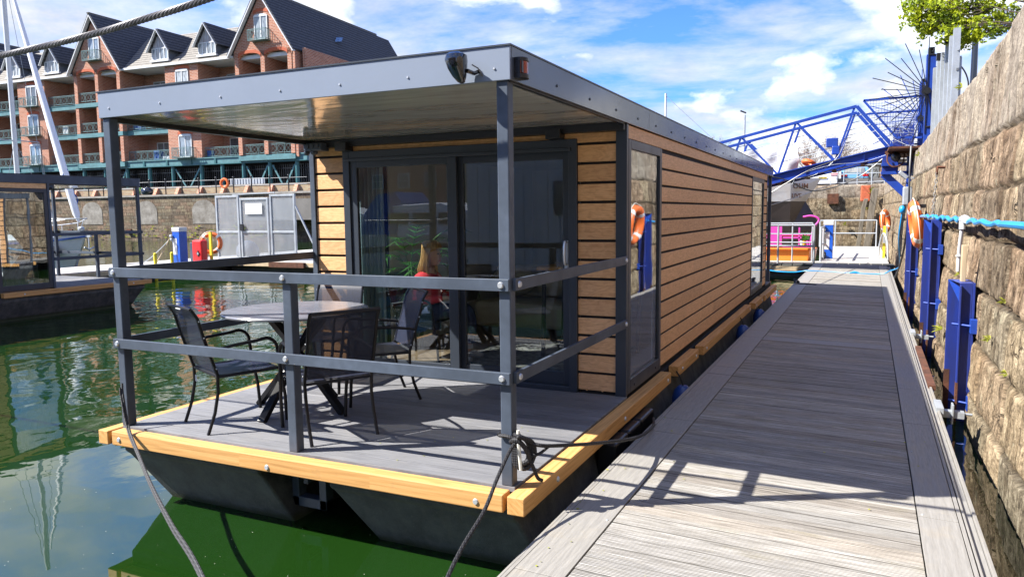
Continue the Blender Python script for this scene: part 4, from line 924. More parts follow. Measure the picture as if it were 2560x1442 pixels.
# lifebuoys
def lifebuoy(name,c,R,r,nrm,label,group,white=.35):
    t=thing(name,label,'lifebuoy',(c[0],c[1],c[2]-R),0,group); nv=Vector(nrm).normalized()
    m=MB(); m.torus(c,R,r,nrm,40,12); m.build('ring','orange',t,smooth=True)
    for k in range(4):
        m=MB(); a=PI/4+k*PI/2; m.torus(c,R,r*1.03,nrm,6,12,a-.13,a+.13); m.build('reflective_band','white',t,smooth=True)
    m=MB(); m.torus(c,R*1.36,r*.10,nrm,24,5); m.build('grab_line','rope_grey' if 0 else 'bone',t,smooth=True); return t
LB='orange lifebuoys'
lb=lifebuoy('lifebuoy',(2.705,12.2,1.25),.36,.09,(.99,.04,.14),'orange lifebuoy hanging on the quay wall beside the tall blue channels',LB)
m=MB(); m.box((2.70,12.2,1.55),(2.86,12.26,1.62)); m.box((2.70,12.1,.85),(2.86,12.15,.9)); m.build('hook','black',lb)
lifebuoy('lifebuoy',(2.58,26.2,1.10),.33,.09,(.95,-.3,.1),'faded orange lifebuoy on the quay wall farther along near the far railing',LB)
# electrics and cables near the bracket
eb=thing('junction_box','small grey electrical box with a blue socket below on the quay wall','box',(2.72,15.2,1.5))
m=MB(); m.box((2.60,15.0,1.62),(2.78,15.35,2.02)); m.build('box','galv',eb,bev=.02)
m=MB(); m.sph((2.60,15.1,1.52),(.07,.07,.09),12,8); m.build('socket','hose_blue',eb,smooth=True)
fl=thing('floodlight','tilted grey floodlight on the quay wall above the junction box','lamp',(2.65,14.9,2.2)); m=MB(); m.bar((2.5,14.9,2.34),(2.66,14.9,2.20),.3,.08); m.build('housing','galv',fl,bev=.01); m=MB(); m.bar((2.6,14.9,2.24),(2.8,14.9,2.2),.03,.03); m.build('arm','galv',fl)
def cable(pts,r,mat,label,nm='cable',cat='cable'): m=MB(); m.tube(catmull(pts,8),r,6); return single(nm,m,mat,label,cat,smooth=True)
cable([(2.72,15,2.9),(2.70,14.8,2.3),(2.70,14.7,1.6),(2.68,14.9,.9),(2.62,15.4,.3),(2.55,16.2,-.1)],.022,'black','black cable drooping down the quay wall past the junction box')
cable([(2.60,15.1,1.48),(2.56,15.3,.9),(2.62,15.9,.4),(2.66,17.0,.1),(2.5,17.9,-.06),(2.3,18.1,-.16),(1.7,18.2,-.165),(1.0,18.4,-.155),(.5,18.3,-.13),(.1,18.6,-.2),(-.5,19.5,-.25),(-1.1,20.1,-.2)],.016,'hose_blue','thin blue cable dropping from the socket and crossing the jetty planks')
m=MB(); m.tube([(1.55,18.17,-.155),(1.67,18.2,-.15),(1.78,18.22,-.155)],[.02,.045,.02],10); single('cable_connector',m,'hose_blue','blue connector in the cable lying across the jetty','connector',smooth=True)
# weeds on the wall
wr=random.Random(9)
def weed(y,z,s,label,n=12):
    x=wx(y,z)-.02; m=MB()
    for i in range(n):
        a=wr.uniform(-1.4,1.4); e=wr.uniform(-.2,1.1); L=s*wr.uniform(.6,1.1); d=Vector((-math.cos(a)*math.cos(e),math.sin(a)*math.cos(e),math.sin(e))); sd=d.cross(Vector((0,0,1))).normalized()*L*.16
        p=Vector((x,y,z)); q=p+d*L*.55; m.poly([p,q+sd,p+d*L+Vector((0,0,-.2*L)),q-sd])
    single('wall_weed',m,'weed',label,'weed','weeds growing from the quay wall')
weed(7.35,-.02,.17,'yellow green fern tuft low on the wall between the blue channels',16)
weed(3.75,.42,.085,'small green weed in a wall crack right of the nearest blue channel',16)
weed(6.3,.78,.07,'tiny yellow weed on the wall left of the wooden batten')
weed(3.28,.80,.07,'pale yellow weed at the right edge, the higher of two')
weed(2.85,.30,.07,'pale yellow weed at the right edge, the lower of two')
weed(15.8,2.75,.12,'yellow weed tuft just below the wall top near the spiked guard')
weed(8.2,wall_top(8.2)+.02,.12,'little weed growing on the wall top against the sky')
for (x,z,s,lb) in ((2.35,2.45,.45,'dark green fern growing high on the dock end wall corner'),(2.2,1.5,.35,'ivy tuft halfway up the dock end wall'),(1.0,.65,.3,'yellow green weed low on the dock end wall')):
    m=MB()
    for i in range(18):
        a=wr.uniform(-1.3,1.3); e=wr.uniform(-.3,1.2); L=s*wr.uniform(.5,1); d=Vector((math.sin(a)*math.cos(e),-math.cos(a)*math.cos(e),math.sin(e))); sd=d.cross(Vector((0,0,1))).normalized()*L*.15; p=Vector((x,42.95,z)); q=p+d*L*.5; m.poly([p,q+sd,p+d*L,q-sd])
    single('wall_weed',m,'weed',lb,'weed','weeds growing from the quay wall')
# far platform
fp_=thing('cross_platform','far timber cross platform with pale planks and dark edging at the jetty end','platform',(1.2,28,-.6))
m=MB(); y=22.5
rnd=random.Random(5)
while y<33.9: m.box((.55 if y>23.2 else -6.,y,-.22),(2.62,y+.143,-.165+rnd.uniform(-.003,.003))); y+=.148
m.build('planks','sunlit_planks',fp_)
m=MB(); x=-6.0
while x<2.6: m.box((x,21.65,-.25),(x+.30,22.45,-.175)); x+=.325
m.build('edging_grids','hull',fp_)
m=MB(); m.box((-6.,21.62,-.40),(2.66,22.5,-.255)); m.box((.5,22.5,-.5),(2.62,34,-.24)); m.build('frame','batten',fp_)
m=MB(); m.box((-6,21.9,-.9),(2.5,22.4,-.42)); m.box((.6,23,-.9),(2.5,33.8,-.5)); m.build('float','hull',fp_)
def rail(label,P,h,mid,r=.024,mat='galv_white',n=None):
    t=thing('railing',label,'railing',tuple(P[0]),0,'galvanised tube railings on the far platform')
    m=MB(); m.tube([Vector(p)+Vector((0,0,h)) for p in P],r,8); m.build('top_rail',mat,t,smooth=True)
    for z in mid: m=MB(); m.tube([Vector(p)+Vector((0,0,z)) for p in P],r*.9,8); m.build('mid_rail',mat,t,smooth=True)
    for p in (n or P): m=MB(); m.tube([p,Vector(p)+Vector((0,0,h+.02))],r,8); m.build('post','galv_white' if mat!='galv' else 'galv',t,smooth=True)
    return t
rail('grey tube railing along the near left edge of the far platform',[(-3.,21.8,-.17),(-.62,21.8,-.17),(.46,21.8,-.17)],1.22,(.56,),.032,'galv')
rail('white tube railing just behind the near left railing',[(-3.,22.6,-.17),(-.25,22.6,-.17),(.36,22.6,-.17)],1.27,(.64,.92))
rail('white tube railing running back beside the blue pedestal',[(.62,22.9,-.17),(.66,25.,-.17),(.74,27.5,-.17)],1.12,(.56,),.035,n=[(.62,22.7,-.17),(.64,24,-.17),(.66,25.,-.17),(.74,27.5,-.17)])
rail('pale tube railing across the far end of the platform',[(.1,33.6,-.17),(2.45,33.6,-.17)],1.2,(.62,),.03,n=[(.1,33.6,-.17),(.75,33.6,-.17),(2.45,33.6,-.17)])
def pedestal(name,x,y,z,h,w,label,extra=True):
    t=thing(name,label,'pedestal',(x,y,z),0,'blue service pedestals')
    m=MB(); m.box((x-w/2,y-w/2,z),(x+w/2,y+w/2,z+h*.88)); m.build('column','pedestal_blue',t,bev=.012)
    m=MB(); m.box((x-w/2-.01,y-w/2-.01,z+h*.88+.003),(x+w/2+.01,y+w/2+.01,z+h)); m.build('cap','white',t,bev=.01)
    m=MB(); m.box((x-w/2+.02,y-w/2-.006,z+h*.25),(x+w*.12,y-w/2-.001,z+h*.7)); m.build('label_plate','white',t)
    m=MB(); m.sph((x-w/2,y-w/2-.05,z+h*.76),(.07,.05,.06),8,6); m.sph((x-w/2+.02,y-w/2-.06,z+h*.66),(.06,.05,.05),8,6); m.build('socket','galv',t,smooth=True); return t
pedestal('service_pedestal',.78,24.5,-.17,1.33,.30,'blue service pedestal with a grey meter box on the far platform')
m=MB(); m.box((.52,24.3,.35),(.66,24.55,.95)); single('meter_box',m,'galv','pale grey meter box on the side of the far blue pedestal','box',bev=.01)
m=MB(); [m.torus((.62,24.3,-.1+.05*k),.11,.014,(.5,.8,.3*k),14,5) for k in range(4)]; single('hose_coil',m,'black','coil of black hose at the foot of the far blue pedestal','hose',smooth=True)
lad=thing('safety_ladder','yellow and white safety ladder post against the quay wall at the platform','ladder',(2.6,25.5,-.2))
m=MB(); m.box((2.50,25.2,-.2),(2.58,25.3,.35)); m.box((2.50,25.2,.62),(2.58,25.3,.95)); m.build('yellow_post','yellow',lad)
m=MB(); m.tube(catmull([(2.66,24.6,-.3),(2.62,24.7,.4),(2.5,24.9,.7),(2.4,25.2,.3),(2.38,25.2,-.1)],6),.03,8); m.build('handrail','galv_white',lad,smooth=True)
m=MB(); m.box((2.52,25.4,.3),(2.64,25.8,.95)); m.build('backboard','galv',lad)
# orange and magenta tub boat
ob=thing('pedal_boat','bright orange tub boat with a magenta frame and flower pots beyond the near railing','boat',(-1.0,23.6,-.5))
m=MB(); m.loft([[(-3,23.15,-.35),(.08,23.15,-.35),(.25,24.3,-.35),(-3,24.3,-.35)],[(-3,22.98,-.22),(.22,22.98,-.22),(.38,24.5,-.22),(-3,24.5,-.22)],[(-3,22.95,.22),(.28,22.95,.22),(.44,24.55,.22),(-3,24.55,.22)]]); m.build('hull','orange_tub',ob,bev=.03)
m=MB(); m.box((-3,22.9,.20),(.34,22.96,.27)); m.box((-3,23,-.26),(.3,22.93,-.20)); m.build('rim','orange_tub',ob,bev=.01)
m=MB()
m.box((-3,23.05,.27),(.3,23.11,.33)); m.box((-3,23.05,.58),(.0,23.1,.64)); m.box((-.98,23.03,.30),(-.62,23.12,1.02)); m.box((-.1,23.05,.3),(-.05,23.1,.95)); m.tube([(-3,24.3,.66),(.2,24.3,.66)],.03,8)
m.tube(catmull([(.25,23.2,.3),(.36,23.2,.9),(.52,23.2,1.2),(.3,23.2,1.33),(.02,23.2,1.3)],8),.035,8); m.build('frame','pink',ob,bev=.005)
for x,c in ((.05,'yellow'),(.2,'pink'),(-.0,'white')): m=MB(); m.loft([[(x+r*math.cos(2*PI*j/12),23.4+r*math.sin(2*PI*j/12),z) for j in range(12)] for r,z in ((.05,.3),(.08,.5))]); m.build('flower_pot',c,ob)
m=MB(); 
for i in range(40):
    a=wr.uniform(0,6.28); e=wr.uniform(.3,1.4); L=wr.uniform(.15,.38); d=Vector((math.cos(a)*math.cos(e),math.sin(a)*math.cos(e),math.sin(e))); sd=d.cross(Vector((0,0,1))).normalized()*.02; p=Vector((.08,23.4,.5)); m.poly([p,p+d*L*.6+sd,p+d*L,p+d*L*.6-sd])
m.build('pot_plant','palm',ob)
# ------------------------------------------------------------------ blue gangway
def gz(x): return 2.98+(x-2.6)*.223       # underside height of the deck beam
gw=thing('gangway','long blue steel truss gangway sloping down from the quay wall over the houseboat end','footbridge',(-4,19.5,0))
X0,X1=-9.8,2.5
for k,y in enumerate((18.7,20.2)):
    m=MB(); m.bar((X0,y,gz(X0)+.0),(X1,y,gz(X1)+.0),.12,.025,(0,0,1)); m.bar((X0,y,gz(X0)+.25),(X1,y,gz(X1)+.25),.12,.025,(0,0,1)); m.bar((X0,y+.02,gz(X0)+.125),(X1,y+.02,gz(X1)+.125),.012,.25,(0,0,1))
    x=X0
    while x<X1: m.bar((x,y-.02,gz(x)),(x,y-.02,gz(x)+.25),.05,.012,(1,0,0)); x+=1.45
    m.build('deck_beam','blue',gw)
    tops=[(1.58,0)]; 
    m=MB(); m.bar((X0,y,gz(X0)+.25),(X0+.9,y,gz(X0+.9)+1.53),.07,.07); m.bar((X0+.9,y,gz(X0+.9)+1.53),(1.58,y,gz(1.58)+1.53),.075,.075); m.bar((1.58,y,gz(1.58)+1.53),(2.46,y,gz(2.46)+.25),.085,.085); m.build('top_chord','blue',gw)
    m=MB()
    xt=1.52
    while xt>X0+2:
        m.bar((xt,y,gz(xt)+1.5),(xt-.42,y,gz(xt-.42)+.25),.055,.055); m.bar((xt-1.44+.02,y,gz(xt-1.44)+1.5),(xt-.46,y,gz(xt-.46)+.25),.055,.055); xt-=1.47
    m.build('bracing','blue',gw)
    m=MB()
    for h in (.55,.75,.95,1.28): m.tube([(X0,y+.05,gz(X0)+h),(2.2,y+.05,gz(2.2)+h)],.010,5)
    m.build('guard_wires','galv_white',gw)
m=MB(); x=X0
while x<X1: m.box((x,18.75,gz(x)-.03),(x+.1,20.15,gz(x)+.03)); x+=.72
m.bar((X0,19.45,gz(X0)+.06),(X1,19.45,gz(X1)+.06),1.4,.03,(0,0,1)); m.build('walkway_deck','rust',gw)
m=MB(); m.tube(catmull([(2.3,18.6,2.9),(1.6,18.6,2.35),(.6,18.6,2.05),(-.1,18.6,2.35),(-.6,18.6,2.5)],8),.018,6); m.tube(catmull([(1.2,18.55,2.9),(.4,18.55,2.6),(-.2,18.55,2.25),(-.8,18.55,1.95),(-1.2,18.5,2.5)],8),.015,6); m.build('slack_cables','black',gw,smooth=True)
m=MB(); m.tube(catmull([(2.6,18.5,3.05),(1.8,18.55,2.80),(1.0,18.55,2.74),(.2,18.55,2.50),(.0,18.55,2.25)],8),.006,6); m.tube(catmull([(1.35,18.6,3.4),(1.1,18.6,2.9),(.6,18.6,2.5),(.1,18.6,2.4)],8),.005,6); m.build('conduit','galv',gw,smooth=True)
m=MB(); m.box((.85,18.62,3.22),(1.15,18.66,3.47)); m.box((1.0,18.60,3.02),(1.2,18.7,3.25)); m.build('motor_bracket','blue',gw,bev=.02)
# tarp hanging on the gangway
m=MB(); g=[]
for i in range(26):
    x=-2.6+i*.106; col=[]
    for j in range(12):
        t=j/11; z=gz(x)+1.22-.98*t; col.append((x+.03*math.sin(j*1.1+i*.3),20.05+.025*math.sin(i*.9+j*.5)+.035*math.sin(i*.35-j*.7),z+.015*math.sin(i*.8)-(.10 if i>19 else 0)))
    g.append(col+[(p[0],p[1]+.01,p[2]) for p in col[::-1]])
m.loft(g); single('white_tarpaulin',m,'tarp','crumpled white tarpaulin draped on the gangway railing','tarpaulin',smooth=True)
m=MB(); m.torus((.35,20.0,gz(.35)+.42),.16,.06,(.3,.3,1),18,8); single('lifebuoy',m,'orange','orange lifebuoy lying at deck level on the gangway','lifebuoy','orange lifebuoys',smooth=True)
# landing bracket
br=thing('gangway_bracket','dark blue triangular steel bracket carrying the gangway end on the quay wall','bracket',(2.7,18.6,1.8))
m=MB(); m.box((2.22,18.45,2.66),(2.98,18.75,2.74)); m.box((2.22,18.45,2.44),(2.98,18.75,2.52)); m.box((2.24,18.55,2.5),(2.62,18.7,2.96)); m.box((2.82,18.45,1.95),(2.93,18.75,2.9)); m.bar((2.28,18.6,2.46),(2.86,18.6,1.88),.2,.11,(0,1,0)); m.build('frame','blue',br,bev=.004)
m=MB(); m.box((2.26,18.53,2.53),(2.60,18.54,2.9)); m.build('web_plate','blue_deep',br)
m=MB(); m.tube(catmull([(2.35,18.4,2.98),(2.36,18.3,2.75),(2.5,18.2,2.62),(2.7,18.3,2.7),(2.75,18.35,2.95)],8),.02,6); m.build('rope_coil','rust',br,smooth=True)
m=MB(); m.sph((2.55,18.3,2.88),(.12,.1,.13),10,8); m.build('rubbish_bag','black',br,smooth=True)
m=MB(); m.box((2.3,18.5,2.97),(3.3,20.4,3.05)); m.build('landing_plate','rust',br)
# security gate with spiked half-wheel guards at the wall top
sg=thing('security_gate','blue steel gate with mesh screens and spiked half wheel guards atop the quay wall','gate',(3.2,18.5,3.0))
for y in (17.5,19.6):
    m=MB(); m.box((3.10,y-.12,2.98),(3.30,y+.12,5.25 if y<18 else 4.9)); m.build('post','blue',sg,bev=.005)
    m=MB(); m.box((3.13,y-.09,5.26 if y<18 else 4.91),(3.27,y+.09,5.42 if y<18 else 5.0)); m.build('post_cap','black',sg,bev=.01)
    hx,hz=3.14,4.38; m=MB()
    if y>18: hz=3.95
    for i in range(17):
        a=PI/2+PI*1.06*i/16; L=1.28 if i%2==0 else 1.02
        m.bar((hx,y-.13,hz),(hx+L*math.cos(a),y-.13,hz+L*math.sin(a)),.018,.022,(0,1,0))
    m.build('spikes','black' if y<18 else 'blue',sg)
    m=MB(); m.torus((hx,y-.13,hz),.86,.018,(0,1,0),30,5,PI/2,PI*1.5); 
    m.torus((hx,y-.05,hz),.6,.008,(0,1,0),26,5,PI/2,PI*1.5); m.cyl((hx,y-.2,hz),(hx,y-.04,hz),.08,12); m.build('spike_ring','black',sg,smooth=True)
    # mesh screen
    zt=4.27 if y<18 else 4.16; xa=1.74
    m=MB(); m.bar((xa,y,zt),(3.12,y,zt+.02),.05,.05); m.bar((xa,y,zt),(2.52,y,3.3),.05,.05); m.bar((2.52,y,3.3),(3.12,y,3.28),.05,.05); m.build('screen_frame','blue',sg)
    m=MB()
    for i in range(20):
        x=xa+.065*i+.03; zb=3.3 if x>2.52 else zt-(x-xa)/(2.52-xa)*(zt-3.3); m.bar((x,y+.01,zb),(x,y+.01,zt),.006,.006)
    for i in range(15):
        z=3.33+.065*i; xs_=2.52-(z-3.3)/(zt-3.3)*(2.52-xa) if z<zt else 3.0; m.bar((xs_,y+.01,z),(3.12,y+.01,z),.006,.006)
    m.build('mesh','blue',sg)
m=MB()
for i in range(22):
    a=[(wr.uniform(2.3,3.1),wr.uniform(17.5,19.6),wr.uniform(3.1,3.8)) for _ in range(3)]; m.tube(catmull(a,6),.005,4)
m.build('tangled_wire','galv_white',sg)
m=MB(); m.box((2.5,19.3,3.05),(3.0,19.35,3.8)); m.build('sign_board','blue_deep',sg)
m=MB(); m.box((2.35,17.4,3.03),(3.15,19.7,3.08)); m.build('platform_plate','rust',sg)
# galvanised sheet fence
gf=thing('galvanised_fence','tall pale galvanised steel fence with upright channels on top of the quay wall','fence',(3.3,15,3.0))
for i,y in enumerate((17.0,16.0,15.1,14.2,13.4,12.7)):
    m=MB(); m.box((3.22,y-.08,2.9),(3.25,y+.08,4.85)); m.box((3.25,y-.08,2.9),(3.33,y-.06,4.85)); m.box((3.25,y+.06,2.9),(3.33,y+.08,4.85)); m.build('upright','galv',gf)
m=MB()
for i in range(18):
    y=12.7+i*.25; m.box((3.34+.03*(i%2),y,2.95),(3.37+.03*(i%2),y+.25,4.35+.02*i if i<14 else 4.2))
m.build('sheet','galv',gf)
m=MB(); m.bar((3.30,12.6,4.45),(3.30,17.1,4.62),.03,.03); m.bar((3.3,12.6,4.1),(3.30,15,4.86),.04,.05); m.tube([(3.2,17.5,5.3),(3.3,15.5,5.35),(3.35,13.4,5.2)],.006,4); m.build('brace','galv',gf)
m=MB(); m.box((3.2,15.9,4.86),(3.35,16.1,5.0)); m.box((3.2,14.1,4.86),(3.35,14.3,5.05)); m.build('end_cap','black',gf)
# lamp posts
lpst=thing('street_lamp','black lamp post rising behind the quay wall under the tree','lamp post',(5,25.5,2.93)); m=MB(); m.tube([(5,25.5,2.9),(5,25.5,4.5),(5,25.5,9.5)],[.13,.11,.075],12); m.build('post','gloss_black',lpst,smooth=True); m=MB(); m.loft([[(5+r*math.cos(2*PI*j/10),25.5+r*math.sin(2*PI*j/10),z) for j in range(10)] for r,z in ((.1,9.5),(.28,9.8),(.2,10.1),(.03,10.3))]); m.build('lantern','gloss_black',lpst)
l2=thing('street_lamp','tall thin pale street lamp far behind the blue gangway','lamp post',(-6.95,60,2.9)); m=MB(); m.tube([(-6.95,60,2.9),(-6.95,60,9.2)],[.10,.07],8); m.build('post','galv',l2,smooth=True); m=MB(); m.bar((-7.3,60,9.55),(-6.85,60,9.35),.2,.12); m.build('lamp_head','black',l2,bev=.02)
ms=thing('yacht_mast','distant white mast standing above the near houseboat roof edge','mast',(-13.4,60,2.9)); m=MB(); m.tube([(-13.4,60,2.),(-13.4,60,11.4)],.09,6); m.build('mast','white',ms); m=MB(); m.tube([(-13.4,60,11.2),(-8.5,60,6.5)],.02,4); m.build('stay','galv',ms)
m=MB(); m.loft([[(-15.4+r*math.cos(2*PI*j/8),58+r*math.sin(2*PI*j/8),z) for j in range(8)] for r,z in ((.75,7),(.6,8.2),(.05,9.3))]); single('chimney_cowl',m,'render_yellow','small pale peaked top poking above the near houseboat roof','roof')
# ------------------------------------------------------------------ trees
def leafclump(m,c,R,n,rr,s=(.05,.09)):
    for i in range(n):
        d=Vector((rr.gauss(0,1),rr.gauss(0,1),rr.gauss(0,1))).normalized()*R*rr.uniform(.3,1)**.5; p=Vector(c)+Vector((d.x,d.y,d.z*.7)); sz=rr.uniform(*s)
        a=Vector((rr.gauss(0,1),rr.gauss(0,1),rr.gauss(0,1))).normalized(); b=a.cross(Vector((rr.gauss(0,1),rr.gauss(0,1),rr.gauss(0,1)))).normalized()
        m.poly([p-a*sz,p+b*sz*.7,p+a*sz,p-b*sz*.7])
tr=thing('tree','yellow green spring tree overhanging the quay wall at the top right corner','tree',(4.9,13.0,2.9))
m=MB(); rr=random.Random(21)
m.tube(catmull([(4.9,13.0,2.7),(4.75,13.2,4.3),(4.6,13.4,5.3),(4.7,13.8,6.6),(4.9,14.2,8.2)],6),.13,8)
clumps=[]
ends=[]
def crook(a,b,r,sag=.15):
    a=Vector(a); b=Vector(b); n=6; pts=[a]
    for i in range(1,n+1):
        t=i/n; pts.append(a.lerp(b,t)+Vector((rr.gauss(0,.035),rr.gauss(0,.05),sag*math.sin(t*PI)+rr.gauss(0,.03))))
    m.tube(pts,[r*(1-.11*i) for i in range(n+1)],6); return pts
for (x,z,y,R) in [(2.62,5.65,14,.22),(2.66,5.35,14,.18),(2.8,5.5,14,.3),(2.95,5.25,14.2,.28),(2.85,5.15,14,.15),(3.1,5.6,14.3,.34),(3.2,5.2,14,.26),(3.3,4.98,13.8,.2),(3.45,5.5,14.2,.32),(3.5,5.1,14,.25),(3.5,4.82,13.9,.16),(3.7,5.45,14.4,.32),(3.8,5.15,14,.24),(3.75,4.88,13.8,.17),(3.95,5.6,14.6,.3),(4.05,5.0,14,.15),(4.15,5.3,14.3,.2),(2.75,6.1,14.4,.35),(3.2,6.1,14.2,.4),(3.7,6.2,14.6,.4),(4.2,6.2,14.,.4),(4.8,6.4,13.6,.5),(5.2,6.0,14.6,.5),(3.0,6.8,15,.5),(3.9,6.9,14.4,.55),(4.8,7.2,14,.6),(4.3,7.8,15,.6),(3.3,6.0,15.4,.4),(4.6,5.5,15.2,.3),(4.0,7.4,13,.5),(5.6,6.8,13,.5)]:
    tgt=Vector((x,y,z)); base=Vector((4.62,13.45,4.9+max(0,(z-5.2))*.5)); base=base.lerp(tgt,.0 if int(x*100)%3==0 else .55); P=crook(base,tgt,.018 if int(x*100)%3==0 else .009,.10)
    for k in range(int(36*R/.25)):
        q=tgt+Vector((rr.gauss(0,R*.55),rr.gauss(0,R*.9),rr.gauss(0,R*.42))); clumps.append((q,.085))
        if k%5==0: m.tube([P[rr.randint(3,6)],(P[4]+q)/2+Vector((0,0,.04)),q],[.010,.008,.004],4,cap=False)
m.build('trunk','bark',tr,smooth=True)
m=MB()
for c,R in clumps: leafclump(m,c,R,13,rr,(.022,.042))
m.build('crown','leaf',tr)
# bare tree and bush
bt=thing('bare_tree','leafless twiggy tree behind the blue gangway','tree',(-1.2,66,2.9)); m=MB(); rr=random.Random(8)
def tw(p,d,L,r,dep):
    q=Vector(p)+Vector(d).normalized()*L; m.tube([p,(Vector(p)+q)/2+Vector((rr.gauss(0,.06),rr.gauss(0,.06),0)),q],[r,r*.8,r*.55],4,cap=False)
    if dep: 
        for k in range(4 if dep>1 else 4): tw(tuple(q if k else (Vector(p)+q)/2),Vector(d).normalized()+Vector((rr.gauss(0,.5),rr.gauss(0,.5),rr.gauss(0,.3)+.1)),L*.68,r*.62,dep-1)
for a in range(7): tw((-1.2,66,3.3),(math.cos(a*.9)*.9,math.sin(a*.9)*.6,1),1.9,.05,4)
m.build('branches','twig',bt)
bt2=thing('bare_tree','small leafless tree peeping over the near houseboat roof','tree',(-11.3,66,2.9)); m=MB()
for a in range(4): tw((-11.3,66,3.3),(math.cos(a*1.6)*.6,math.sin(a)*.6,1.3),2.0,.05,4)
m.build('branches','twig',bt2)
for i,(x,y,s,lb) in enumerate(((-3.6,52,1.0,'green bush under the white tarpaulin beyond the gangway'),(-1.2,55,.7,'smaller green bush below the bare tree'))):
    b=thing('bush',lb,'bush',(x,y,2.9)); m=MB(); rr=random.Random(30+i)
    for k in range(26): leafclump(m,(x+rr.uniform(-1.6,1.6)*s,y+rr.uniform(-.8,.8),3.2+rr.uniform(0,1.2)*s),.45,34,rr,(.06,.12))
    m.build('foliage','leaf_dark',b); m=MB(); m.cyl((x,y,2.8),(x,y,3.6),.08,6); m.build('stem','bark',b)
# ------------------------------------------------------------------ cars and quayside railings
def car(x,y,z,w,body,label,plate=None):
    t=thing('parked_car',label,'car',(x,y,z)); L=4.2
    prof=[(0,.28),(0,.75),(.08,.98),(.55,1.42),(1.2,1.5),(2.4,1.46),(3.0,1.02),(4.05,.86),(4.2,.55),(4.15,.28)]
    m=MB(); m.prism([(x-w/2,y+a,z+b) for a,b in prof],(w,0,0)); m.build('body',body,t,bev=.08)
    m=MB(); m.prism([(x-w*.38,y+.02+.17,z+1.02),(x+w*.38,y+.19,z+1.02),(x+w*.34,y+.50,z+1.36),(x-w*.34,y+.50,z+1.36)],(0,-.06,.05)); m.build('rear_window','win_dark',t)
    for s in (-1,1):
        m=MB(); m.box((x+s*w*.5,y-.02,z+.82),(x+s*w*.28,y+.05,z+.97)); m.build('tail_light','redglass' if 0 else 'red',t,bev=.02)
        for yy in (.75,3.35):
            m=MB(); m.cyl((x+s*w*.42,y+yy,z+.31),(x+s*w*.5+s*.02,y+yy,z+.31),.31,20); wl=m.build('wheel','tyre',t); mb=MB(); mb.cyl((x+s*w*.5+s*.021,y+yy,z+.31),(x+s*w*.5+s*.03,y+yy,z+.31),.19,14); part(wl,mb,'rim','galv')
    m=MB(); m.box((x-w*.5,y-.05,z+.3),(x+w*.5,y+.02,z+.5)); m.build('bumper','white' if body=='carwhite' else 'cardark',t,bev=.03)
    if plate:
        m=MB(); m.box((x-.26,y-.06,z+.66),(x+.26,y-.04,z+.77)); pm=m.build('number_plate','plate',t); tm=text_mesh(plate,.10,.002); tm.xf(Matrix.Translation((x,y-.063,z+.715))@Matrix.Rotation(PI/2,4,'X')); part(pm,tm,'lettering','black')
    return t
car(-.55,50,2.9,1.78,'carwhite','white car parked tail on behind the dock end wall with a yellow number plate','PN66 ZLM')
car(1.35,52,2.9,1.7,'carblue','blue car parked beside the white car behind the dock end wall')
qr=thing('quayside_railing','pale quayside railing along the top of the dock end wall','railing',(1.5,43.6,2.93)); m=MB()
for z in (3.98,3.5,3.02): m.tube([(.1,43.55,z),(3.0,43.55,z+.06)],.028,6)
m.build('rails','galv_white',qr,smooth=True)
for x in (.15,.85,1.55,2.3,2.95): m=MB(); m.tube([(x,43.55,2.9),(x,43.55,4.05)],.03,6); m.build('post','galv_white',qr)
m=MB(); m.box((1.0,43.48,4.0),(1.55,43.5,4.35)); single('notice_board',m,'white','small white notice fixed to the quayside railing','sign')
bk=thing('bicycle','black bicycle leaning behind the pale quayside railing','bicycle',(2.1,43.9,2.93)); m=MB(); m.torus((1.85,43.9,3.27),.32,.025,(0,1,0),22,5); m.build('wheel','tyre',bk); m=MB(); m.torus((2.65,43.9,3.27),.32,.025,(0,1,0),22,5); m.build('wheel','tyre',bk); m=MB(); [m.bar(a,b,.03,.03) for a,b in (((1.85,43.9,3.27),(2.1,43.9,3.75)),((2.1,43.9,3.75),(2.5,43.9,3.72)),((2.65,43.9,3.27),(2.5,43.9,3.85)),((2.25,43.9,3.27),(2.5,43.9,3.72)),((1.85,43.9,3.27),(2.25,43.9,3.27)),((2.05,43.9,3.9),(2.25,43.9,3.9)))]; m.build('frame','black',bk)
bd=thing('stone_building','long low stone quayside building behind the parked cars','building',(3,62,2.9)); m=MB(); m.box((.5,62,2.9),(22,70,5.3)); m.build('wall','stone_x',bd); m=MB(); m.prism([(0,61.7,5.3),(0,70.3,5.3),(0,66,6.0)],(22.5,0,0)); m.build('roof','tile_grey',bd); 
for x in (2,5,8,11): m=MB(); m.box((x,61.96,3.5),(x+1,61.99,4.8)); m.build('window','win_dark',bd)
# ------------------------------------------------------------------ black and white ship
sh=thing('ship_hull','big ship bow with a faded white upper and black lower hull beyond the railings','ship',(-6,36,-.6))
def srow(z,o,bow): return [(-16,33.6-o*.3,z),(-6,33.3-o,z),(-3.0,33.2-o,z),(-1.2,33.5-o*.6,z),(bow,34.6,z),(-1.4,36.2,z),(-16,38,z)]
m=MB(); m.loft([srow(-1,-.2,.42),srow(.6,-.0,.18),srow(1.93,.25,-.62)]); m.build('lower_hull','ship_black',sh)
m=MB(); m.loft([srow(1.932,.27,-.60),srow(2.4,.33,-.30),srow(3.0,.40,.05)]); m.build('upper_hull','ship_white',sh)
for txt,x,y,z,s in (('OLIM',-.78,33.62,2.62,.34),('LIVE',-.95,33.55,2.18,.28)):
    tm=text_mesh(txt,s,.01); tm.xf(Matrix.Translation((x,y-.02,z))@Matrix.Rotation(R_(38),4,'Z')@Matrix.Rotation(PI/2,4,'X')); tm.build('lettering','letter',sh)
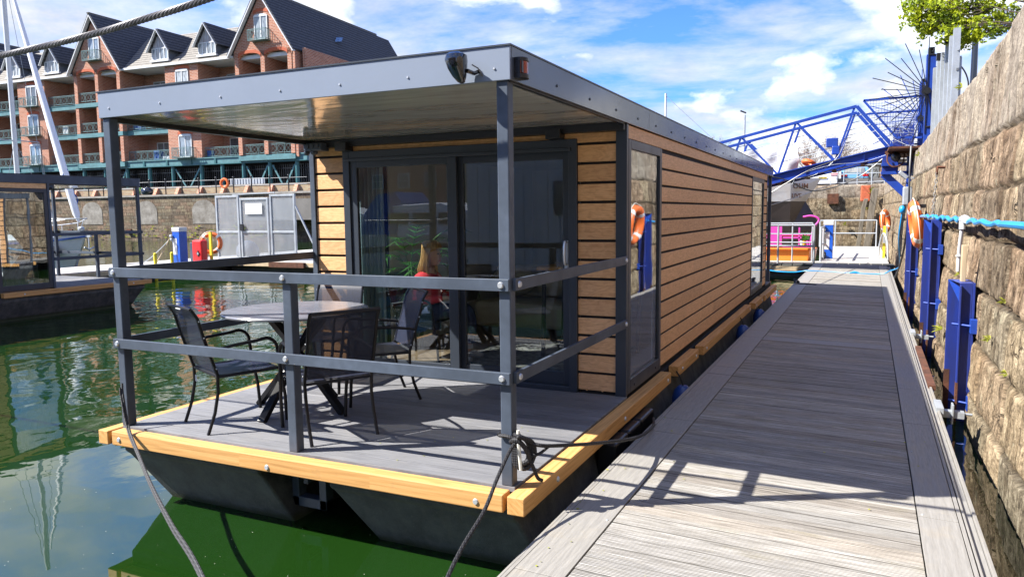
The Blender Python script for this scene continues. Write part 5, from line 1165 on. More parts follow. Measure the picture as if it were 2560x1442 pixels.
ropething([(-.55,13.2,.9+.6),(.0,20,1.9),(.8,30,2.6),(1.6,43,3.1)],.012,'black','long thin dark line running from the houseboat end towards the dock end wall')
# ------------------------------------------------------------------ far pontoon, gate, boats
fw=thing('floating_jetty','second floating jetty across the water behind the second houseboat','jetty',(-20,14,-.6))
m=MB()
y=-6
while y<30: m.box((-22.4,y,-.14),(-19.9,y+.15,-.10)); y+=.157
m.build('planks','sunlit_planks',fw); m=MB(); m.box((-19.9,17.2,-.14),(-8.8,19.6,-.10)); m.build('planks','sunlit_planks',fw)
m=MB(); m.box((-22.5,-6,-.28),(-19.85,30,-.142)); m.box((-19.9,17.12,-.28),(-8.8,19.7,-.142)); m.build('frame','batten',fw)
m=MB(); m.box((-22,-5,-1),(-20.2,28,-.29)); m.box((-19.9,17.5,-1),(-9,19.3,-.29)); m.build('float','hull',fw)
for x in (-17.6,-14.8,-12.2): m=MB(); m.box((x,17.0,-.30),(x+1.6,17.13,-.12)); m.build('rust_beam','rust',fw)
pedestal('service_pedestal',-20.15,15.4,-.10,1.28,.34,'blue service pedestal with a white cap on the second jetty')
m=MB(); m.tube(catmull([(-20.3,15.2,.85),(-20.6,14.9,.4),(-20.9,14.5,.0),(-21.2,14.0,-.05)],8),.02,6); single('shore_cable',m,'galv','grey shore power cable drooping from the pedestal on the second jetty','cable',smooth=True)
m=MB(); m.tube(catmull([(-20.3,15.1,.8),(-20.5,15.0,.4),(-20.5,14.7,.02),(-20.3,14.4,-.08)],8),.018,6); single('shore_cable',m,'batten','yellowish cable drooping from the pedestal on the second jetty','cable',smooth=True)
for i,(x,y,lb) in enumerate(((-20.05,14.25,'yellow ladder post at the second jetty edge, the left of a pair'),(-19.95,14.85,'yellow ladder post at the second jetty edge, the right of a pair'))):
    m=MB(); m.cyl((x,y,-.9),(x,y,.30),.055,10); m.sph((x,y,.30),(.055,.055,.04),8,5); single('yellow_post',m,'yellow',lb,'post','yellow ladder posts',smooth=True)
m=MB(); [m.tube([(-20.0,14.25,z),(-19.9,14.85,z)],.022,6) for z in (-.55,-.85)]; single('ladder_rung',m,'yellow','yellow rungs of the boarding ladder between the two yellow posts','ladder')
hc=thing('hose_box','red fire hose box with a diamond badge on the second jetty','fire box',(-20.0,16.2,-.1))
m=MB(); m.box((-20.25,16.0,-.10),(-19.78,16.3,.70)); m.build('case','red',hc,bev=.05)
m=MB(); m.prism([(-19.95,15.98,.34),(-19.86,15.98,.22),(-19.95,15.98,.10),(-20.04,15.98,.22)],(0,.015,0)); bdg=m.build('badge','black',hc)
m=MB(); m.prism([(-19.95,15.972,.28),(-19.90,15.972,.22),(-19.95,15.972,.16),(-20.0,15.972,.22)],(0,.006,0)); part(bdg,m,'badge_mark','galv')
m=MB(); m.box((-20.42,16.05,-.1),(-20.27,16.3,.62)); m.build('side_bin','anth',hc,bev=.02)
lifebuoy('lifebuoy',(-20.05,16.72,.56),.33,.085,(.5,-.85,.1),'bright orange lifebuoy on a yellow post on the second jetty',LB)
m=MB(); m.box((-19.98,16.55,-.1),(-19.88,16.62,.98)); single('lifebuoy_post',m,'yellow','flat yellow post carrying the lifebuoy on the second jetty','post')
sg2=thing('jetty_gate','pale metal security gate with ribbed translucent panels on the second jetty','gate',(-18.8,17.7,-.1))
def gx(u): return -20.75+(u-540)/200*3.92
def frame(xa,xb,za,zb,mid,nm,door=False):
    m=MB(); w=.075; y=17.7
    m.box((xa,y-.04,za),(xa+w,y+.04,zb)); m.box((xb-w,y-.04,za),(xb,y+.04,zb)); m.box((xa+w,y-.04,zb-w),(xb-w,y+.04,zb)); m.box((xa+w,y-.04,za),(xb-w,y+.04,za+w)); m.box((xa+w,y-.03,mid-.035),(xb-w,y+.03,mid+.035))
    f=m.build(nm,'galv',sg2,bev=.006); m=MB(); m.box((xa+w,y-.008,za+w),(xb-w,y+.008,mid-.035)); m.box((xa+w,y-.008,mid+.035),(xb-w,y+.008,zb-w)); part(f,m,'panel','ribbed'); return f
frame(gx(540),gx(600),-.08,2.33,.95,'gate_panel'); frame(gx(678),gx(738),.0,2.33,.95,'gate_panel')
dr=frame(gx(603),gx(674),-.05,2.22,.95,'gate_door')
m=MB(); m.box((gx(618),17.64,1.62),(gx(660),17.65,2.02)); part(dr,m,'blank_sign','white')
m=MB(); m.box((gx(604),17.60,1.0),(gx(612),17.66,1.25)); part(dr,m,'lock_box','black')
m=MB(); m.bar((gx(738),17.7,1.9),(gx(790),17.75,.0),.06,.05); m.bar((gx(585),17.7,2.36),(gx(690),17.7,2.40),.05,.04); m.bar((gx(620),17.7,2.3),(gx(668),17.7,.1),.02,.02) if 0 else None; m.build('brace','galv',sg2)
m=MB(); m.sph((gx(572),18.6,.15),(.5,.4,.45),14,10); single('satellite_dish',m,'lead','brown round dish standing behind the left gate panel','dish',smooth=True)
# white motor boat behind gate
mb_=thing('motor_boat','white motor boat with dark deck gear moored behind the metal gate','boat',(-13.5,21.5,-.6))
m=MB(); m.loft([[(-17.2,20.6,-.7),(-9,20.4,-.7),(-9,22.8,-.7),(-17.2,22.6,-.7)],[(-17.6,20.2,.1),(-9,20.1,.1),(-9,23.2,.1),(-17.6,23,.1)],[(-17.7,20.1,.62),(-9,20.0,.62),(-9,23.3,.62),(-17.7,23.1,.62)]]); m.build('hull','gelcoat',mb_,bev=.05)
m=MB(); m.box((-17.1,20.7,.62),(-10,22.6,2.05)); m.build('cabin','gelcoat',mb_,bev=.12)
m=MB(); m.box((-17.45,20.3,2.07),(-14.8,21.4,2.72)); [m.box((-17.46,20.295,2.12+.11*i),(-14.79,20.30,2.15+.11*i)) for i in range(5)]; m.build('deck_locker','black',mb_,bev=.02)
m=MB(); m.tube([(-17.3,20.2,.62),(-17.3,20.2,1.25),(-10,20.1,1.25)],.025,6); [m.tube([(x,20.15,.62),(x,20.15,1.25)],.02,6) for x in (-16,-14.6,-13)]; m.build('guard_rail','galv_white',mb_)
m=MB(); m.tube([(-17.35,20.9,2.7),(-17.6,21.0,3.55),(-17.1,21.1,3.7)],.05,8); m.box((-17.5,20.8,2.72),(-16.7,21.2,2.86)); m.build('crane_arm','white',mb_)
m=MB(); m.tube(catmull([(-17.1,21.1,3.7),(-16.8,21.1,3.5),(-16.5,21.1,3.45),(-16.3,21.1,3.2)],6),.05,6); m.build('red_white_rope','orange',mb_)
m=MB(); m.sph((-17.45,19.95,.0),(.18,.14,.24),10,8); m.build('fender','orange',mb_,smooth=True)
# sailing yacht
def yacht(x,y,rz,label,z=-.6,sail='tarp',scale=1):
    t=thing('sailing_yacht',label,'sailboat',(x,y,z),rz,world=False)
    # local: bow at +x
    secs=[(-5,1.25,.2,1.15),(-3,1.6,.0,1.15),(0,1.65,-.1,1.2),(2.5,1.15,-.1,1.3),(4.2,.5,-.05,1.42),(5.2,.05,.3,1.55)]
    rings=[]
    for sx,w,zb,zt in secs:
        k=.55 if sx<4.5 else .3; o=-.9 if sx>5 else (-.35 if sx>4 else 0)
        rings.append([(sx,-w,zt),(sx+o*.4,-w*.86,(zt+zb)/2),(sx+o,-w*k,zb-.1),(sx+o,w*k,zb-.1),(sx+o*.4,w*.86,(zt+zb)/2),(sx,w,zt)])
    m=MB(); m.loft(rings); m.build('hull','gelcoat',t,smooth=True)
    m=MB(); m.loft([[(sx*.999,-w*1.005,zt-.16),(sx*.999,w*1.005,zt-.16),(sx*.999,w*1.005,zt-.10),(sx*.999,-w*1.005,zt-.10)] for sx,w,zb,zt in secs]); m.build('stripe','sail_blue',t)
    m=MB(); m.loft([[(cx,-w,1.15),(cx,w,1.15),(cx,w*.8,h),(cx,-w*.8,h)] for cx,w,h in ((-3.4,1.0,1.75),(-1,1.05,1.8),(1.2,.85,1.68),(2.6,.45,1.4))]); cb=m.build('cabin','gelcoat',t,bev=.05)
    m=MB(); [m.box((cx,-1.03,1.42),(cx+.7,1.03,1.6)) for cx in (-2.8,-1.6,-.3)]; mm=m; mm.v=[tuple(v) for v in mm.v]; o=mm.build('cabin_window','win_dark',None); o.parent=cb
    m=MB(); m.tube([(.8,0,1.6),(.8,0,13.2)],.095,12); mt=m.build('mast','gelcoat',t,smooth=True)
    mb=MB(); [mb.tube([(.8,-1.0*k,zz),(.8,1.0*k,zz)],.025,6) for k,zz in ((1,5.4),(.8,9.0))]; o=mb.build('spreader','galv',None); o.parent=mt
    m=MB(); m.tube([(.7,0,2.3),(-3.6,0,2.25)],.07,10); m.build('boom','galv',t,smooth=True)
    m=MB(); m.tube(catmull([(.6,0,2.55),(-1,0,2.52),(-3.4,0,2.40)],6),[.17]*12+[.08] if 0 else .15,10); m.build('sail_cover','sail_blue',t,smooth=True)
    m=MB(); p0=Vector((4.9,0,1.65)); p1=Vector((.95,0,12.6)); m.tube([p0+(p1-p0)*k for k in (.03,.06,.2,.5,.8,.97)],[.03,.13,.15,.12,.08,.03],10); m.build('furled_sail',sail,t,smooth=True)
    m=MB(); m.sph((4.92,0,1.72),(.13,.13,.10),10,6); m.build('furling_drum','galv',t,smooth=True)
    m=MB(); [m.tube([a,b],.010,4) for a,b in (((.8,0,13.1),(-4.9,0,1.2)),((.8,0,12.9),(.6,1.55,1.2)),((.8,0,12.9),(.6,-1.55,1.2)),((.8,0,5.4),(1.5,1.4,1.2)),((.8,0,5.4),(1.5,-1.4,1.2)),((.8,1.0,5.4),(.6,1.55,1.2)),((.8,-1.0,5.4),(.6,-1.55,1.2)))]; m.build('rigging','galv',t)
    m=MB(); 
    for s in (1,-1):
        m.tube([(-4.9,s*1.2,1.8),(-2.5,s*1.6,1.8),(1,s*1.5,1.85),(3.2,s*.95,1.95),(4.6,s*.4,2.1)],.017,5)
        for (a,b,c) in ((-2.5,1.6,1.15),(-.5,1.6,1.15),(1.2,1.48,1.2),(3.2,.95,1.3)): m.tube([(a,s*b,c),(a,s*b,c+.65)],.018,5)
    m.tube(catmull([(3.6,.75,1.35),(3.9,.75,2.05),(4.7,.4,2.12),(5.1,0,2.12),(4.7,-.4,2.12),(3.9,-.75,2.05),(3.6,-.75,1.35)],6),.022,6); m.build('guard_rails','galv_white',t,smooth=True)
    m=MB(); m.bar((4.6,0,1.42),(5.5,0,1.45),.06,.1); m.tube([(5.35,-.2,1.0),(5.35,0,.9),(5.35,.2,1.0)],.03,6); m.bar((5.35,0,.9),(5.35,0,1.45),.04,.04); m.build('anchor','galv',t)
    m=MB(); m.tube([(4.7,.35,1.35),(4.6,.5,.6)],.02,5); m.box((4.0,-.66,.55),(4.3,-.56,1.05)); m.build('fender_board','black',t)
    return t
ya=yacht(-31.2,16.3,R_(-3),'white sailing yacht with a white furled foresail behind the second houseboat')
m=MB(); m.tube(catmull([(4.6,.02,2.5),(4.55,.16,2.9),(4.4,.0,3.3),(4.2,-.15,3.8),(4.15,.1,4.1)],5),.02,5); m.build('blue_tie','sail_blue',ya)
# ------------------------------------------------------------------ far quay and apartment building (own frame, rotated 3 degrees)
A3=R_(3); FP=Vector((-73.80,54.24,0))
def fthing(name,label,cat,x,y,z,**kw):
    c,s=math.cos(A3),math.sin(A3); t=thing(name,label,cat,(FP.x,FP.y,0),A3,world=False,**kw); t.location=(FP.x+x*c-y*s,FP.y+x*s+y*c,z); t['ox']=x; t['oy']=y; t['oz']=z; return t
def fb(m,name,mat,t,par=None,**kw):
    m.v=[(p[0]-t['ox'],p[1]-t['oy'],p[2]-t['oz']) for p in m.v]; o=m.build(name,mat,None,**kw); o.parent=par or t; return o
fq=fthing('quay_wall','long dark stone quay wall with pale bricked up arches under the apartment building','wall',0,-9,-.6)
m=MB(); m.box((-70,-9,-3),(60,-7.6,3.45)); fb(m,'blocks','quay_dark',fq); m=MB(); m.box((-70,-9.12,3.452),(60,-7.5,3.62)); fb(m,'coping','concrete',fq)
ar=[(x) for x in (-22,-14.6,-7.3,-.1,6.9,14,21)]
for cx in ar:
    w=1.35; m=MB(); m.prism([(cx-w,-9.03,.9),(cx+w,-9.03,.9),(cx+w,-9.03,2.1)]+[(cx+w*math.cos(t),-9.03,2.1+w*.72*math.sin(t)) for t in [PI*j/10 for j in range(1,10)]]+[(cx-w,-9.03,2.1)],(0,.05,0)); fb(m,'bricked_arch','brick_arch_grey',fq)
m=MB(); 
rr=random.Random(12)
for i in range(520):
    x=rr.uniform(-30,30); zz=rr.choice([-.35,-.3,.1,.4])+rr.uniform(-.15,.25); s=rr.uniform(.08,.3)
    if zz>.2 and rr.random()<.6: continue
    m.poly([(x,-9.06,zz),(x+s,-9.12,zz+.1),(x+s*.7,-9.1,zz+s*.6),(x-.1,-9.08,zz+s*.5)])
o=fb(m,'weeds','weed',fq); 
m=MB(); [m.box((x,-9.2,0),(x+.55,-9.04,.45)) for x in (-4.2,3.6,11.5)]; fb(m,'mooring_recess','rust',fq)
m=MB(); m.box((-70,-7.6,1),(80,200,3.55)); o=m.build('quayside_ground','tarmac'); o.location=FP; o.rotation_euler=(0,0,A3); o['kind']='structure'
pw=fthing('brick_wall','low buff and yellow brick parapet wall with buttresses along the far quay','wall',0,-7,3.5)
m=MB(); m.box((-40,-7,3.55),(32,-6.7,4.34)); fb(m,'wall','brick_buff',pw); m=MB(); m.box((-40,-7.05,4.342),(32,-6.65,4.43)); fb(m,'coping','concrete',pw)
m=MB(); x=-39.
while x<31: m.prism([(x,-7.0,3.55),(x,-7.55,3.55),(x,-7.15,4.33),(x,-7.0,4.33)],(.38,0,0)); x+=2.75
fb(m,'buttresses','brick_dark',pw)
qr2=fthing('quayside_railing','black quayside railing with ball topped posts in front of the brick parapet','railing',0,-8.3,3.62)
m=MB(); [m.tube([(-40,-8.4,z),(32,-8.4,z)],.022,5) for z in (4.83,4.25)]; fb(m,'rails','anth',qr2)
x=-38.6; base=None
while x<31:
    m=MB(); m.tube([(x,-8.4,3.6),(x,-8.4,4.95)],.055,6); m.sph((x,-8.4,5.02),.095,8,6)
    if base is None: base=fb(m,'post','black',qr2,smooth=True); bx=x
    else: c=base.copy(); COL.objects.link(c); c.parent=qr2; c.location=(x-bx,0,0)
    x+=2.02
# ---- building
ap=fthing('apartment_building','red brick waterside apartment building with teal balconies and pointed gables','apartment building',0,2,3.55)
F=[7.65,11.0,14.3]; EV=17.7
XB0,XB1=-48,26.3
m=MB(); m.box((XB0,2.4,7.3),(XB1,9.6,EV)); fb(m,'brick_wall','brick',ap)
m=MB(); m.box((25.95,-.3,7.3),(26.3,2.4,EV)); fb(m,'brick_wall','brick',ap)
for i,z in enumerate(F):
    m=MB(); m.box((XB0,-.25,z-.32),(XB1,2.4,z-.1)); fb(m,'balcony_slab','concrete' if 0 else 'white',ap)
    m=MB(); m.box((XB0,-.42,z-.55),(XB1,-.26,z-.12)); fb(m,'balcony_edge_beam','teal_light',ap)
    m=MB(); m.box((XB0,-.46,z-.11),(XB1,-.22,z-.03)); fb(m,'balcony_edge_beam','teal',ap)
m=MB(); m.box((XB0,-.7,6.98),(XB1,-.3,7.6)); m.box((XB0,-.8,7.55),(XB1,-.2,7.66)); fb(m,'girder','teal_light',ap)
m=MB(); m.box((XB0,-.82,6.90),(XB1,-.2,6.98)); x=XB0
while x<XB1: m.box((x,-.78,6.98),(x+.25,-.66,7.55)); x+=3.3
fb(m,'girder_flange','teal',ap)
# window kit
wc={}
def window(x,y,z,w,h,arch=0,pale=True,n=2):
    key=(w,h,arch,pale,n)
    if key not in wc:
        f=MB(); t=.10
        f.box((-w/2,-.08,0),(-w/2+t,.0,h)); f.box((w/2-t,-.08,0),(w/2,.0,h)); f.box((-w/2,-.08,h-t),(w/2,.0,h)); f.box((-w/2,-.08,0),(w/2,.0,t))
        for k in range(1,n): xx=-w/2+w*k/n; f.box((xx-.055,-.075,t),(xx+.055,-.005,h-t))
        if arch: f.prism([(-w/2,-.08,h)]+[(w/2*math.cos(a),-.08,h+arch*math.sin(a)) for a in [PI*j/8 for j in range(7,0,-1)]]+[(w/2,-.08,h)],(0,.08,0))
        fo=f.build('window','white',None); g=MB(); g.box((-w/2+t,-.03,t),(w/2-t,-.01,h-t)); go=g.build('pane','win_pale' if pale else 'win_dark',None); go.parent=fo; fo.parent=ap; wc[key]=fo; o=fo
    else: o=copy_tree(wc[key],ap)
    o.location=(x-ap['ox'],y-ap['oy'],z-ap['oz']); return o
rc={}
def railing(x0,x1,z,y=-.35,side=0):
    w=round(x1-x0,2); key=(w,side)
    if key not in rc:
        m=MB(); m.box((0,0,1.02),(w,.05,1.08)); m.box((0,0,.12),(w,.05,.17)); m.box((0,0,.92),(w,.04,.95))
        n=max(2,round(w/.95)); dx=w/n
        for k in range(n+1): m.box((k*dx-.02,0,0),(k*dx+.02,.04,1.05))
        for k in range(n):
            c=(k+.5)*dx; m.torus((c,.02,.545),min(.37,dx*.42),.018,(0,1,0),14,3); m.bar((c-.24,.02,.28),(c+.24,.02,.81),.018,.018); m.bar((c-.24,.02,.81),(c+.24,.02,.28),.018,.018)
        if side:
            for xx in (0,w): m.box((xx-.02,0,1.02),(xx+.02,.75,1.08)); m.box((xx-.02,0,.1),(xx+.02,.75,.15)); [m.box((xx-.012,.12+.14*q,.1),(xx+.012,.15+.14*q,1.05)) for q in range(5)]
            m.box((0,0,.0),(w,.75,.06))
        o=m.build('balcony_railing','rail_green',None); o.parent=ap; rc[key]=o
    else: o=rc[key].copy(); COL.objects.link(o); o.parent=ap
    o.location=(x0-ap['ox'],y-ap['oy'],z-ap['oz']); return o
def tower(c,detail=True):
    # brick piers
    for px in (c-3.48,c-.25,c+3.0):
        m=MB(); m.box((px,-.95,7.66),(px+.48,-.35,EV)); fb(m,'brick_pier','brick',ap)
    for z in F:
        railing(c-3.0,c-.25,z,-.8); railing(c+.23,c+3.0,z,-.8)
        m=MB(); m.box((c-3.5,-1.0,z-.55),(c+3.5,-.43,z-.1)); fb(m,'balcony_edge_beam','teal_light',ap)
        m=MB(); m.box((c-3.35,-.3,z-.02),(c-3.2,2.4,z+3.0)); fb(m,'party_wall','brick',ap)
        m=MB(); m.box((c-.1,-.3,z-.02),(c+.1,2.4,z+3.0)); fb(m,'party_wall','brick',ap)
        m=MB(); m.box((c+3.2,-.3,z-.02),(c+3.35,2.4,z+3.)); fb(m,'party_wall','brick',ap)
        window(c+1.2,2.38,z+.05,1.3,2.1,0,False); window(c-1.9,2.38,z+.05,1.3,2.1,0,False)
        m=MB(); m.sph((c+2.5,2.33,z+1.9),(.2,.08,.2),10,6); fb(m,'globe_lamp','white',ap,smooth=True)
    # gable face with two arches
    za=17.2; ap_z=23.1; hw=3.55
    pts=[(c-hw,-.95,za)]
    for cx in (c-1.62,c+1.62):
        r=1.38; pts+= [(cx-r,-.95,za)]+[(cx-r*math.cos(t),-.95,za+.42*math.sin(t)) for t in [PI*j/8 for j in range(1,8)]]+[(cx+r,-.95,za)]
    pts+=[(c+hw,-.95,za),(c+hw,-.95,EV+.1),(c,-.95,ap_z),(c-hw,-.95,EV+.1)]
    m=MB(); m.prism(pts,(0,.4,0)); fb(m,'gable_wall','brick',ap)
    for cx in (c-1.62,c+1.62):
        m=MB(); r=1.38; m.prism([(cx-r*math.cos(t),-.98,za+.42*math.sin(t)) for t in [PI*j/8 for j in range(9)]]+[(cx+(r+.05)*math.cos(t),-.98,za+.30+.42*math.sin(t)) for t in [PI*j/8 for j in range(9)]],(0,.04,0)); fb(m,'brick_arch','brick_arch',ap)
    m=MB()
    m.prism([(c-.9,-.98,21.22)]+[(c+.9*math.cos(t),-.98,21.22+.22*math.sin(t)) for t in [PI*j/6 for j in range(5,0,-1)]]+[(c+.9,-.98,21.22),(c+.9,-.98,21.5)]+[(c+.9*math.cos(t),-.98,21.5+.25*math.sin(t)) for t in [PI*j/6 for j in range(1,6)]]+[(c-.9,-.98,21.5)],(0,.04,0))
    fb(m,'brick_arch','brick_arch',ap)
    m=MB()
    for cx in (c-1.62,c+1.62): m.box((cx-1.38,-.55,za-.08),(cx+1.38,2.4,za+.3))
    fb(m,'arch_soffit','white',ap)
    window(c+.0,-.96,18.75,1.62,2.3,.15,True); railing(c-1.15,c+1.05,18.6,-1.65,1)
    # barge boards and steep roof
    for s in (-1,1):
        m=MB(); m.bar((c+s*4.02,-1.25,EV-.42),(c,-1.25,ap_z+.30),.10,.40,(0,1,0)); fb(m,'barge_board','white',ap)
    def slope(s,back,zb=EV-.30):
        a=(c+s*3.95,-1.4,zb); b=(c,-1.4,ap_z+.42); m=MB(); n=Vector((s*.82,0,.57))*.14
        P=[Vector(a),Vector(b),Vector((c,back,ap_z+.42)),Vector((c+s*3.95,back,zb))]; m.prism(P,n); return m
    return slope
M['tile_gable']=M['tile_dark']
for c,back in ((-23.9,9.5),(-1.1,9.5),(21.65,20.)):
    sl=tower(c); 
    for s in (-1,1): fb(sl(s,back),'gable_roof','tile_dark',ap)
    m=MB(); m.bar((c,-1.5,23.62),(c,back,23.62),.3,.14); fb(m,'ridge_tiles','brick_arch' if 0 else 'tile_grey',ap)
    m=MB(); m.box((c-3.1,-.5,EV),(c+3.1,2.4,EV+.05)); fb(m,'loft_floor','white',ap)
# hip end and rear wing of the right hand gable
m=MB(); m.prism([(21.65,20,23.55),(25.9,20,16.7),(17.4,20,16.7)],(0,3.0,-.0)); fb(m,'gable_roof','tile_dark',ap)
m=MB(); m.box((18.5,9.6,7.3),(25.2,22.5,EV-.2)); fb(m,'brick_wall','brick',ap)
m=MB(); m.box((25.2,-.9,7.3),(25.5,9.6,EV-.1)); fb(m,'brick_wall','brick',ap)
m=MB(); m.bar((24.4,8,20.1),(24.0,8.9,20.75),.7,.05,(0,0,1)); m.xf(Matrix.Translation((0,0,0))); fb(m,'roof_light','win_pale',ap)
# main roof
m=MB(); m.prism([(XB0,-.95,EV-.25),(XB0,5.4,22.2),(XB0,11.5,EV-.2)],(18.6+48,0,0)); fb(m,'main_roof','tile_grey',ap)
for a_,b_ in ((XB0,-27.6),(-20.2,-4.8),(2.6,18.0)): m=MB(); m.box((a_,-1.08,EV-.42),(b_,-.96,EV-.2)); fb(m,'gutter','white',ap)
for a_,b_ in ((XB0,-27.6),(-20.2,-4.8),(2.6,18.0)): m=MB(); m.box((a_,-.95,EV-.40),(b_,2.4,EV-.30)); fb(m,'eaves_soffit','white',ap)
def dormer(c):
    m=MB(); m.prism([(c-1.12,-.45,17.95),(c+1.12,-.45,17.95),(c+1.12,-.45,19.3),(c,-.45,20.95),(c-1.12,-.45,19.3)],(0,4.5,0)); fb(m,'dormer_wall','lead',ap)
    m=MB(); m.prism([(c-1.12,-.5,19.25),(c+1.12,-.5,19.25),(c,-.5,20.95)],(0,.045,0)); fb(m,'dormer_gable','board_pale',ap)
    window(c,-.47,18.05,2.3,1.25,0,True,4)
    m=MB(); m.box((c-1.3,-.7,17.86),(c+1.3,-.4,18.04)); fb(m,'dormer_sill','white',ap)
    for s in (-1,1):
        m=MB(); m.prism([Vector((c+s*1.5,-.85,18.9)),Vector((c,-.85,21.15)),Vector((c,6.8,21.15)),Vector((c+s*1.5,3.2,18.9))],Vector((s*.1,0,.07))); fb(m,'dormer_roof','tile_dark',ap)
        m=MB(); m.bar((c+s*1.52,-.88,18.85),(c,-.88,21.12),.06,.26,(0,1,0)); fb(m,'barge_board','white',ap)
for b in (-23.9,-1.1):
    dormer(b+9.0); dormer(b+15.4)
dormer(-23.9-7.3)
# juliet bays and recessed balconies
for b in (-23.9-22.75,-23.9,-1.1):
    c=b+12.0; hw=2.25
    if c<-40: continue
    m=MB(); m.box((c-hw,-.75,7.66),(c+hw,2.4,EV-.45)); fb(m,'brick_bay','brick',ap)
    for i,z in enumerate(F):
        window(c+.1,-.76,z+.15,1.75,2.25,.14,True); railing(c-1.15,c+1.35,z+.02,-1.5,1)
        m=MB(); m.prism([(c-.9,-.79,z+2.42)]+[(c+.1+1.0*math.cos(t),-.79,z+2.42+.18*math.sin(t)) for t in [PI*j/6 for j in range(5,0,-1)]]+[(c+1.1,-.79,z+2.42),(c+1.1,-.79,z+2.72)]+[(c+.1+1.0*math.cos(t),-.79,z+2.72+.2*math.sin(t)) for t in [PI*j/6 for j in range(1,6)]]+[(c-.9,-.79,z+2.72)],(0,.04,0)); fb(m,'brick_arch','brick_arch',ap)
    for i,z in enumerate(F):
        railing(b+3.5,c-hw,z); railing(c+hw,b+22.75-3.5,z)
        for wx_ in (b+5.8,):
            window(wx_,2.38,z+.05,2.0,2.15,0,False)
        window(c+hw+1.6,2.38,z+.05,1.3,2.2,0,False,1); window(c+hw+3.6,2.38,z+.05,1.2,2.2,0,False)
        m=MB(); m.sph((b+8.2,2.33,z+2.),(.22,.08,.22),10,6); m.sph((c+hw+5.1,2.33,z+2.),(.22,.08,.22),10,6); fb(m,'globe_lamp','white',ap,smooth=True)
# things on balconies
for a_,b_ in (((3.2,-.2,11.05),(4.2,.5,11.8)),((5.8,-.2,7.7),(6.6,.4,8.7)),((13.4,-.3,7.7),(13.9,.2,8.4))): m=MB(); m.box(a_,b_); fb(m,'balcony_furniture','sail_blue',ap)
m=MB(); m.box((-7.8,-.22,11.1),(-7.0,-.12,12.0)); m.box((7.0,-.1,7.7),(8.3,.3,8.1)); fb(m,'hung_laundry','white',ap)
# undercroft
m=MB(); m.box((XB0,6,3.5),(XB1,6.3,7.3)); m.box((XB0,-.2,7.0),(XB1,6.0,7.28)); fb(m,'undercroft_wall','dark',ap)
cols=[5.5-3.3*k for k in range(16,0,-1)]+[5.5,8.82,12.76,15.55,18.32,21.63,24.97]
for x in cols:
    m=MB(); m.cyl((x,-.5,3.55),(x,-.5,6.9),.21,12); fb(m,'column','teal',ap,smooth=True)
m=MB(); x=XB0
while x<XB1: m.box((x,.1,3.7),(x+.06,.16,6.7)); x+=.27
m.box((XB0,.06,6.25),(XB1,.2,6.33)); fb(m,'bar_fence','black',ap)
for (a,b_) in ((8.82,12.76),(18.32,21.63),(21.63,24.97),(-1.1,2.2),(-14,-11)):
    m=MB(); cx=(a+b_)/2; m.bar((a+.3,-.45,6.6),(cx,-.45,4.3),.16,.1,(0,1,0)); m.bar((b_-.3,-.45,6.6),(cx,-.45,4.3),.16,.1,(0,1,0)); fb(m,'bracing','teal_light',ap)
pn=fthing('corrugated_screen','pale corrugated screen under the right end of the apartment building','screen',18.6,-1.2,3.6); m=MB(); [m.box((17.1+.18*i,-1.2+.05*(i%2),3.6),(17.26+.18*i,-1.1+.05*(i%2),5.35)) for i in range(24)]; fb(m,'panels','galv_white',pn)
cr=thing('parked_car','dark car parked in the shade behind the bar fence under the apartment building','car',(FP.x+6,FP.y+2.2,3.55),A3,world=False); m=MB(); m.prism([(a,0,b) for a,b in ((0,.3),(0,.8),(.9,.95),(1.6,1.45),(3.2,1.45),(3.9,.95),(4.3,.85),(4.3,.3))],(0,1.7,0)); m.build('body','cardark',cr,bev=.06); m=MB(); [m.cyl((a,-.02,.3),(a,.15,.3),.3,16) for a in (.85,3.4)]; m.build('wheel','tyre',cr)
# lifebuoy & hose reel & pot on parapet
t=thing('lifebuoy','distant orange lifebuoy on the far quay railing under the apartment building','lifebuoy',(0,0,0),0,LB,world=False); t.location=(FP.x+23.2*math.cos(A3)+8.6*math.sin(A3),FP.y-8.6+1.2,4.5); m=MB(); m.torus((0,0,0),.36,.12,(.2,-1,0),24,8); m.build('ring','orange',t,smooth=True)
pb=fthing('planter_bowl','dark round planter with green shoots on the far quay edge','planter',13.8,-8.7,3.62); m=MB(); m.sph((13.9,-8.7,3.95),(.65,.5,.45),14,10); fb(m,'bowl','gloss_black',pb,smooth=True); m=MB(); leafclump(m,(13.2,-8.8,4.1),.45,60,random.Random(3),(.06,.12)); fb(m,'shoots','palm',pb)
